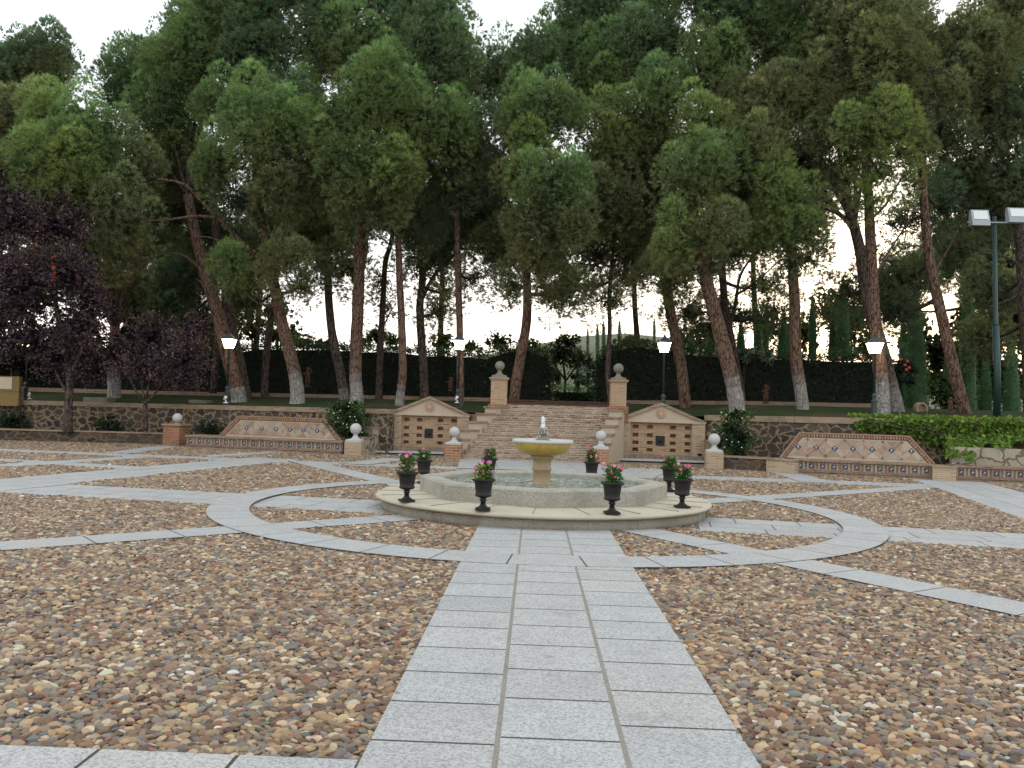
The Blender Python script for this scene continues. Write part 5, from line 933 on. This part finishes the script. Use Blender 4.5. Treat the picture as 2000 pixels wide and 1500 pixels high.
# red oleander blooms by the right hedge end
t = empty('oleander', tuple(PY(1765, 730, 20))[:2]+(1.9,), 'oleander with a few red blooms at the right end of the tall hedge', 'shrub'); bush_leaves(t, [B_(1765, 715, 22, 26, 20), B_(1775, 745, 18, 20, 20)], HG2, .11, 1.0, LEAF, 'foliage', .3, (.012, .02, .01), .4, .22)
m = MB()
for (x, y) in ((1772, 706), (1768, 713), (1775, 718), (1760, 702), (1687, 699), (1683, 702), (1770, 722), (1640, 699)): m.ball(PY(x, y, 19.5), .06, 8, noise=.5)
part(m, 'blooms', m_plain('red_bloom', (.55, .10, .09), .7), t)
# ---- cypresses
CYP = [(.068, .145, .046), (.052, .115, .038), (.085, .17, .05)]
def cypress(lab, px, ytop, ybase, w, Y, cols=CYP, grp='cypresses beyond the right hedge', leaf=.09, per=800, taper=.75):
    top, b = PY(px, ytop, Y), PY(px, ybase, Y); R = pxw(w/2, Y); H = top[2]-b[2]; t = empty('cypress', (b[0], b[1], b[2]), lab, 'cypress', grp)
    n = int(H*R*per); h = rng.random(n); prof = R*np.minimum(1, (1-h)*H/(R*5))**.55*(1-.25*h)*(1+.10*np.sin(h*H*1.7+px)); a = rng.random(n)*2*pi; kx = top[0]-b[0]
    r_ = prof*rng.uniform(.88, 1.06, n); P = np.stack([b[0]+kx*h+r_*np.cos(a), b[1]+r_*np.sin(a), b[2]+H*h], 1); N = unit(np.stack([np.cos(a)*.5, np.sin(a)*.5, np.full(n, .9)], 1)+rng.normal(0, .2, (n, 3)))
    C = np.array(cols)[rng.integers(len(cols), size=n)]*rng.uniform(.6, 1.4, (n, 1)); v, c = leaf_quads(P, N, leaf*1.05, C, .5); fastmesh('foliage', v, c, 4, LEAF, t)
    m = MB(); z = np.linspace(0, .985, 14); pr = [(max(.02, .9*R*min(1, (1-q)*H/(R*5))**.55*(1-.25*q)*1.0), H*q) for q in z]; m.lathe((b[0], b[1], b[2]), pr, 10, (.04, .10, .036));  # solid green body filling the space inside the leaves
    for i, vv in enumerate(m.v): m.v[i] = (vv[0]+kx*(vv[2]-b[2])/H, vv[1], vv[2])
    part(m, 'inner_core', TILES, t); m = MB(); m.tube([(b[0], b[1], b[2]-1.2), (b[0], b[1], b[2]+.4)], [.09, .08], 8, (0, 0, 0)); part(m, 'trunk', BARKD, t)
for a in (('stout cypress directly right of the rightmost lamp', 1789, 585, 812, 46, 22), ('tall cypress just left of the leaning grey pine top, beyond it', 1890, 560, 815, 34, 22), ('cypress at the right edge half hidden by dark pine foliage', 1975, 660, 815, 34, 25), ('cypress close behind the tall floodlight pole', 1925, 690, 815, 26, 26), ('tall column cypress right of the curved pine', 1646, 546, 705, 32, 24.5), ('shorter cypress left against the tall column cypress', 1628, 600, 705, 22, 25), ('slender cypress standing alone in the bright gap', 1587, 578, 702, 18, 25), ('broad cypress left of the curved whitewashed pine', 1531, 606, 700, 28, 25), ('narrow cypress in a pair behind the hedge, right one', 1495, 608, 696, 16, 25), ('narrow cypress in a pair behind the hedge, left one', 1481, 612, 696, 17, 26), ('low cypress between the two dark-limbed trunks, right one', 1447, 625, 694, 20, 25), ('low cypress behind the thick leaning pine, left of it', 1388, 640, 690, 22, 26), ('low cypress just right of the third lamp', 1350, 645, 688, 18, 31), ('cypress seen left of the stout one by the rightmost lamp', 1764, 620, 812, 20, 29), ('cypress between the stout one and the leaning grey pine', 1850, 690, 812, 22, 27)): cypress(*a)
BC = [(.10, .09, .06), (.08, .10, .05)]
for a in (('leftmost pencil cypress far off above the olive tree', 1148, 641, 700, 6, 60), ('second pencil cypress from the left, far off', 1167, 634, 700, 8, 60), ('dark pencil cypress just left of the very thin pine', 1179, 628, 700, 8, 62), ('pencil cypress right of the very thin pine, far off', 1210, 626, 700, 8, 60), ('pencil cypress left of the tallest of the far row', 1241, 628, 700, 7, 60), ('pencil cypress nearest to the third lamp, tallest of the far row', 1278, 622, 700, 7, 60)): cypress(*a, BC, 'far row of pencil cypresses', .075, 1500, .75)
cypress('small bright green cypress framed in the gap above the stairs', 1128, 718, 765, 13, 29.5, [(.06, .15, .03), (.05, .12, .03)], None)
# ================================================================== LAMPS, STATUES, SMALL THINGS
def lamp(px, yl, yb, Y, lab):
    c = PY(px, yb, Y); tp = PY(px+1, yl, Y); x, y, z = c; z = min(z, terrZ(x, y)); t = empty('lamp_post', (x, y, z), lab, 'street lamp', 'lit lamp posts on the lawn'); H = tp[2]-z   # lantern bottom height
    m = MB(); m.lathe((x, y, z), [(.13, 0), (.13, .05), (.10, .08), (.095, .45), (.11, .47), (.11, .50), (.075, .54), (.07, .62), (.09, .64), (.09, .67), (.045, .75)], 8, smooth=False); part(m, 'base', POSTM, t)
    m = MB(); m.lathe((x, y, z), [(.04, .74), (.034, H-.12), (.05, H-.10), (.05, H-.06), (.10, H-.02), (.12, H)], 14); part(m, 'pole', POSTM, t)
    L = part(_box4(x, y, z+H, .12, .21, .33), 'lantern', GLASSW, t)
    m = MB()
    for sx, sy in ((1, 1), (1, -1), (-1, 1), (-1, -1)): m.tube([(x+sx*.125, y+sy*.125, z+H), (x+sx*.215, y+sy*.215, z+H+.34)], [.010, .010], 4)
    m.lathe((x, y, z+H), [(.30, .33), (.32, .345), (.21, .43), (.10, .53), (.05, .55), (.06, .58), (.02, .60)], 4, smooth=False, rot=pi/4); m.ball((x, y, z+H+.62), .03, 8); part(m, 'hood', POSTM, L)
def _box4(x, y, z, a, b, h):
    m = MB(); m.add([(x-a, y-a, z), (x+a, y-a, z), (x+a, y+a, z), (x-a, y+a, z), (x-b, y-b, z+h), (x+b, y-b, z+h), (x+b, y+b, z+h), (x-b, y+b, z+h)], [(0, 1, 5, 4), (1, 2, 6, 5), (2, 3, 7, 6), (3, 0, 4, 7), (4, 5, 6, 7), (3, 2, 1, 0)]); return m
lamp(443, 680, 784, 17.1, 'lit lamp post in front of the leaning pines, second from the left'); lamp(894, 683, 784, 16.9, 'lit lamp post left of the stairs, in front of a slim pine'); lamp(1295, 688, 786, 15.6, 'lit lamp post standing behind the right pediment'); lamp(1707, 690, 812, 13.6, 'rightmost lit lamp post beside the reddish whitewashed pine'); lamp(49, 677, 778, 18.9, 'leftmost lit lamp, its lantern half hidden by purple leaves')
for (x, y, lab) in ((441, 781, 'small white ground spotlight at the foot of the left lamp post'), (893, 781, 'small white ground spotlight at the foot of the lamp left of the stairs'), (58, 774, 'small white box on the lawn at the foot of the leftmost lamp')):
    Y = 16.8; c = PY(x, y, Y if x > 100 else 18.6); t = empty('ground_spotlight', tuple(c), lab, 'spotlight', 'white ground lights'); m = MB(); m.lathe((c[0], c[1], c[2]-.12), [(.09, 0), (.09, .03), (.02, .05), (.02, .12)], 12); part(m, 'foot', WHITEM, t)
    m = MB(); m.tube([(c[0]-.06, c[1], c[2]), (c[0]+.02, c[1]-.05, c[2]+.12)], [.035, .06], 12); part(m, 'head', WHITEM, t)
for (x, y, w, lab) in ((195, 774, 50, 'pale stone slab lying on the lawn behind the first purple tree'), (392, 779, 36, 'pale stone slab lying on the lawn left of the lamp post')):
    c = PY(x, y, 18.6); m = MB(); a = pxw(w/2, 18.6); m.slab([(c[0]-a, c[1]-.3), (c[0]+a, c[1]-.35), (c[0]+a, c[1]+.3), (c[0]-a, c[1]+.3)], c[2]-.25, c[2]-.05); tag(m.build('lawn_slab', BALLD, None, tuple(c), .01), lab, 'stone slab', 'stone slabs on the lawn')
# terracotta putto statues on pedestals
def statue(px, ytop, ybase, Y, lab, ped=.35, s=1.):
    a, b = PY(px, ytop, Y), PY(px, ybase, Y); x, y = b[0], b[1]; z = b[2]; H = a[2]-z; hf = H-ped; t = empty('garden_statue', (x, y, z), lab, 'statue', 'terracotta statues before the hedges')
    m = MB(); w = .2*s; m.box(x-w, x+w, y-w, y+w, z-.15, z+ped*.85, fr=None); m.box(x-w-.03, x+w+.03, y-w-.03, y+w+.03, z+ped*.85, z+ped); part(m, 'pedestal', COPE_RED, t)
    m = MB(); z0 = z+ped; q = hf; m.lathe((x, y, z0), [(.17*q, 0), (.16*q, .07*q), (.09*q, .11*q)], 12)
    for sx in (-1, 1): m.tube([(x+sx*.06*q, y, z0+.1*q), (x+sx*.075*q, y-.02, z0+.27*q), (x+sx*.055*q, y, z0+.46*q)], [.045*q, .06*q, .085*q], 10)
    m.tube([(x, y, z0+.42*q), (x, y, z0+.52*q), (x+.01, y, z0+.66*q), (x, y, z0+.76*q), (x, y, z0+.82*q)], [.11*q, .12*q, .105*q, .12*q, .05*q], 12)
    m.tube([(x-.11*q, y, z0+.74*q), (x-.2*q, y-.04*q, z0+.64*q), (x-.11*q, y-.12*q, z0+.62*q)], [.045*q, .04*q, .03*q], 8); m.tube([(x+.11*q, y, z0+.74*q), (x+.19*q, y, z0+.82*q), (x+.12*q, y-.03*q, z0+.95*q)], [.045*q, .04*q, .03*q], 8)
    m.ball((x, y-.01, z0+.90*q), .095*q, 12, (1, 1, 1.1)); m.ball((x, y+.01, z0+.94*q), .10*q, 10, (1, 1, .9), .25); m.tube([(x-.15*q, y+.02, z0+.5*q), (x, y-.1*q, z0+.47*q), (x+.15*q, y+.02, z0+.54*q)], [.03*q, .045*q, .03*q], 6)
    part(m, 'figure', TERRA, t)
statue(600, 718, 772, 21.2, 'terracotta statue before the hedge between two pine trunks, far left one'); statue(879, 737, 781, 19.5, 'terracotta statue just left of the slim pine near the stairs'); statue(1495, 752, 806, 18.4, 'terracotta statue on a brick pedestal above the right bench'); statue(1856, 776, 814, 14.6, 'terracotta statue behind the ivy by the leaning grey pine', .12, 1.2)
# little arched shrine
c = PY(1804, 816, 15.4); f = Frame((c[0]-.24, c[1]), (c[0]+.16, c[1]+.02)); t = empty('brick_shrine', tuple(c), 'small arched brick niche standing behind the ivy', 'garden niche'); Wd = f.L; h = .60
o_ = [(0, -.3), (Wd, -.3), (Wd, h-.26)]+[(Wd/2+Wd/2*cos(a), h-.26+.20*sin(a)) for a in np.linspace(0, pi, 11)[1:]]; m = MB()
fi = [(.07, -.3), (Wd-.07, -.3), (Wd-.07, h-.26)]+[(Wd/2+(Wd/2-.07)*cos(a), h-.26+.14*sin(a)) for a in np.linspace(0, pi, 11)[1:]]
f2 = Frame(tuple(f.w(0, 0, 0)[:2]), tuple(f.w(Wd, 0, 0)[:2])); f2.A[2] = c[2]; m.prism(o_, -.25, -.12, fr=f2)
for k in range(2, len(o_)-1): m.prism([o_[k], o_[k+1], fi[k+1], fi[k]], -.12, 0, fr=f2)
m.prism([o_[1], o_[2], fi[2], fi[1]], -.12, 0, fr=f2); m.prism([o_[-1], o_[0], fi[0], fi[-1]], -.12, 0, fr=f2); part(m, 'arch', COPE, t)
m = MB(); q = f2.w(Wd/2, -.06, .15); m.ball(q, .05, 10); m.lathe((q[0], q[1], q[2]-.25), [(.06, 0), (.05, .1), (.03, .2)], 10); part(m, 'figurine', TERRA, t)
# ochre rendered pillar with a cream panel at far left
c = PY(22, 778, 18.0); f = Frame(PY(-60, 778, 18.1)[:2], PY(36, 778, 18.0)[:2]); t = empty('rendered_pillar', tuple(c), 'ochre rendered garden block with cream panel at the left edge under purple leaves', 'garden block')
zb, zt = c[2]-.3, PY(22, 734, 18.0)[2]; m = MB(f); m.box(0, f.L, -.18, 0, zb, zt-.02); m.box(-.03, f.L+.03, -.21, .03, (zb+.3+zt)/2-.16, (zb+.3+zt)/2-.12); part(m, 'body', OCHRE, t); m = MB(f); m.box(f.L*.1, f.L*.86, 0, .02, (zb+.3+zt)/2-.08, zt-.06); part(m, 'panel', CREAMP, t)
# tall floodlight mast
c = PY(1947, 812, 14.2); tp = PY(1942, 423, 14.2); x, y, z = c; z = terrZ(x, y)-.1; t = empty('floodlight_mast', (x, y, z), 'tall dark green mast with grey floodlights at the right edge', 'floodlight mast'); m = MB(); v = tp-c; P = [(x, y, z), (x, y, z+1.6), (x+v[0]*.4, y, c[2]+v[2]*.45), tuple(c+v*.46), tuple(tp)]
m.tube([P[0], P[1], c+v*.45], [.115, .11, .10], 14); m.tube([c+v*.45, c+v*.46, tp], [.10, .075, .065], 14); part(m, 'mast', DKGREEN, t)
m = MB(); az = PY(1942, 436, 14.2)[2]; x0, x1 = PY(1888, 437, 14.2)[0], PY(2040, 434, 14.2)[0]; m.tube([(x0, y-.05, az), (x1, y-.05, az+.03)], [.025, .025], 8); part(m, 'crossbar', GREYM, t)
for (px, py, w, h) in ((1917, 424, 34, 32), (1991, 419, 38, 30), (2050, 417, 36, 30)):
    q = PY(px, py, 14.0); a, b = pxw(w/2, 14), pxw(h/2, 14); m = MB(); X, Yq, Zq = q
    m.add([(X-a, Yq, Zq-b*.4), (X+a, Yq, Zq-b*.4), (X+a, Yq+.12, Zq+b), (X-a, Yq+.12, Zq+b), (X-a, Yq+.25, Zq-b*.9), (X+a, Yq+.25, Zq-b*.9), (X+a*.9, Yq+.3, Zq+b), (X-a*.9, Yq+.3, Zq+b), (X-a, Yq-.02, Zq-b), (X+a, Yq-.02, Zq-b)], [(0, 1, 2, 3), (3, 2, 6, 7), (8, 9, 1, 0), (4, 5, 9, 8), (5, 4, 7, 6), (1, 9, 5), (1, 5, 6, 2), (0, 4, 8), (0, 3, 7, 4)]); fl = part(m, 'floodlight', GREYM, t)
    m = MB(); k = .80; m.add([(X-a*k, Yq-.006, Zq-b*.25), (X+a*k, Yq-.006, Zq-b*.25), (X+a*k, Yq+.094, Zq+b*.85), (X-a*k, Yq+.094, Zq+b*.85), (X-a*k, Yq+.06, Zq-b*.25), (X+a*k, Yq+.06, Zq-b*.25), (X+a*k, Yq+.14, Zq+b*.85), (X-a*k, Yq+.14, Zq+b*.85)], [(0, 1, 2, 3), (3, 2, 6, 7), (1, 0, 4, 5), (0, 3, 7, 4), (2, 1, 5, 6)]); part(m, 'lens', LEDG, fl)
for (px, py) in ((1893, 436), (1956, 430)): q = PY(px, py, 14.1); a = pxw(10, 14); m = MB(); m.box(q[0]-a, q[0]+a, q[1]-.1, q[1]+.1, q[2]-a*.55, q[2]+a*.7); part(m, 'driver_box', WHITEM, t, .01)
# black floodlights among the stones by the right bench
for (px, py, w, h, Y, lab) in ((1521, 874, 17, 26, 11.55, 'black slatted floodlight left of the right bench back'), (1832, 890, 16, 36, 10.7, 'black floodlight on a bracket between the right-hand benches')):
    q = PY(px, py, Y); a, b = pxw(w/2, Y), pxw(h/2, Y); t = empty('garden_floodlight', tuple(q), lab, 'floodlight', 'black floodlights by the right bench'); m = MB(); m.box(q[0]-a, q[0]+a, q[1]-.06, q[1]+.06, q[2]-b, q[2]+b); part(m, 'casing', BLACK, t, .01)
    m = MB()
    for k in range(4): zq = q[2]-b+2*b*(k+.5)/4; m.box(q[0]-a*.9, q[0]+a*.9, q[1]-.08, q[1]-.061, zq-.012, zq+.012)
    part(m, 'cooling_fins', m_plain('dark_fin', (.05, .06, .08), .5), t); m = MB(); m.tube([(q[0]+a, q[1], q[2]+b), (q[0]+a+.02, q[1]+.05, q[2]+b+.18)], [.012, .012], 6); part(m, 'bracket', BLACK, t)
# yellow-topped post glimpsed at the gap
c = PY(1067, 784, 20.5); tp = PY(1067, 752, 20.5); t = empty('wooden_post', tuple(c), 'short pale yellow post at the left side of the gap above the stairs', 'post'); m = MB(); m.box(c[0]-.045, c[0]+.045, c[1]-.05, c[1]+.05, c[2]-.2, tp[2]-.1); part(m, 'shaft', m_plain('pale_yellow_wood', (.5, .36, .14), .8), t); m = MB(); m.ball((c[0], c[1], tp[2]-.05), .06, 10, (1, 1, .9)); part(m, 'cap', BALLD, t)
# a fallen leaf or two on the cobbles
for (px, py) in ((38, 901), (1382, 938)):
    c = G(px, py, .03); m = MB(); P = [c+np.array([.07*cos(a)*(1+.3*sin(3*a)), .05*sin(a), .012*sin(2*a)]) for a in np.linspace(0, 2*pi, 11)[:-1]]; m.add(P+[p-np.array([0, 0, .004]) for p in P], [tuple(range(10)), tuple(range(19, 9, -1))]+[(i, 10+i, 10+(i+1) % 10, (i+1) % 10) for i in range(10)], (.16, .08, .04)); tag(m.build('fallen_leaf', TILES, None, tuple(c)), 'dry brown leaf lying on the cobbles at %s' % ('the far left' if px < 500 else 'the right of the fountain'), 'leaf')
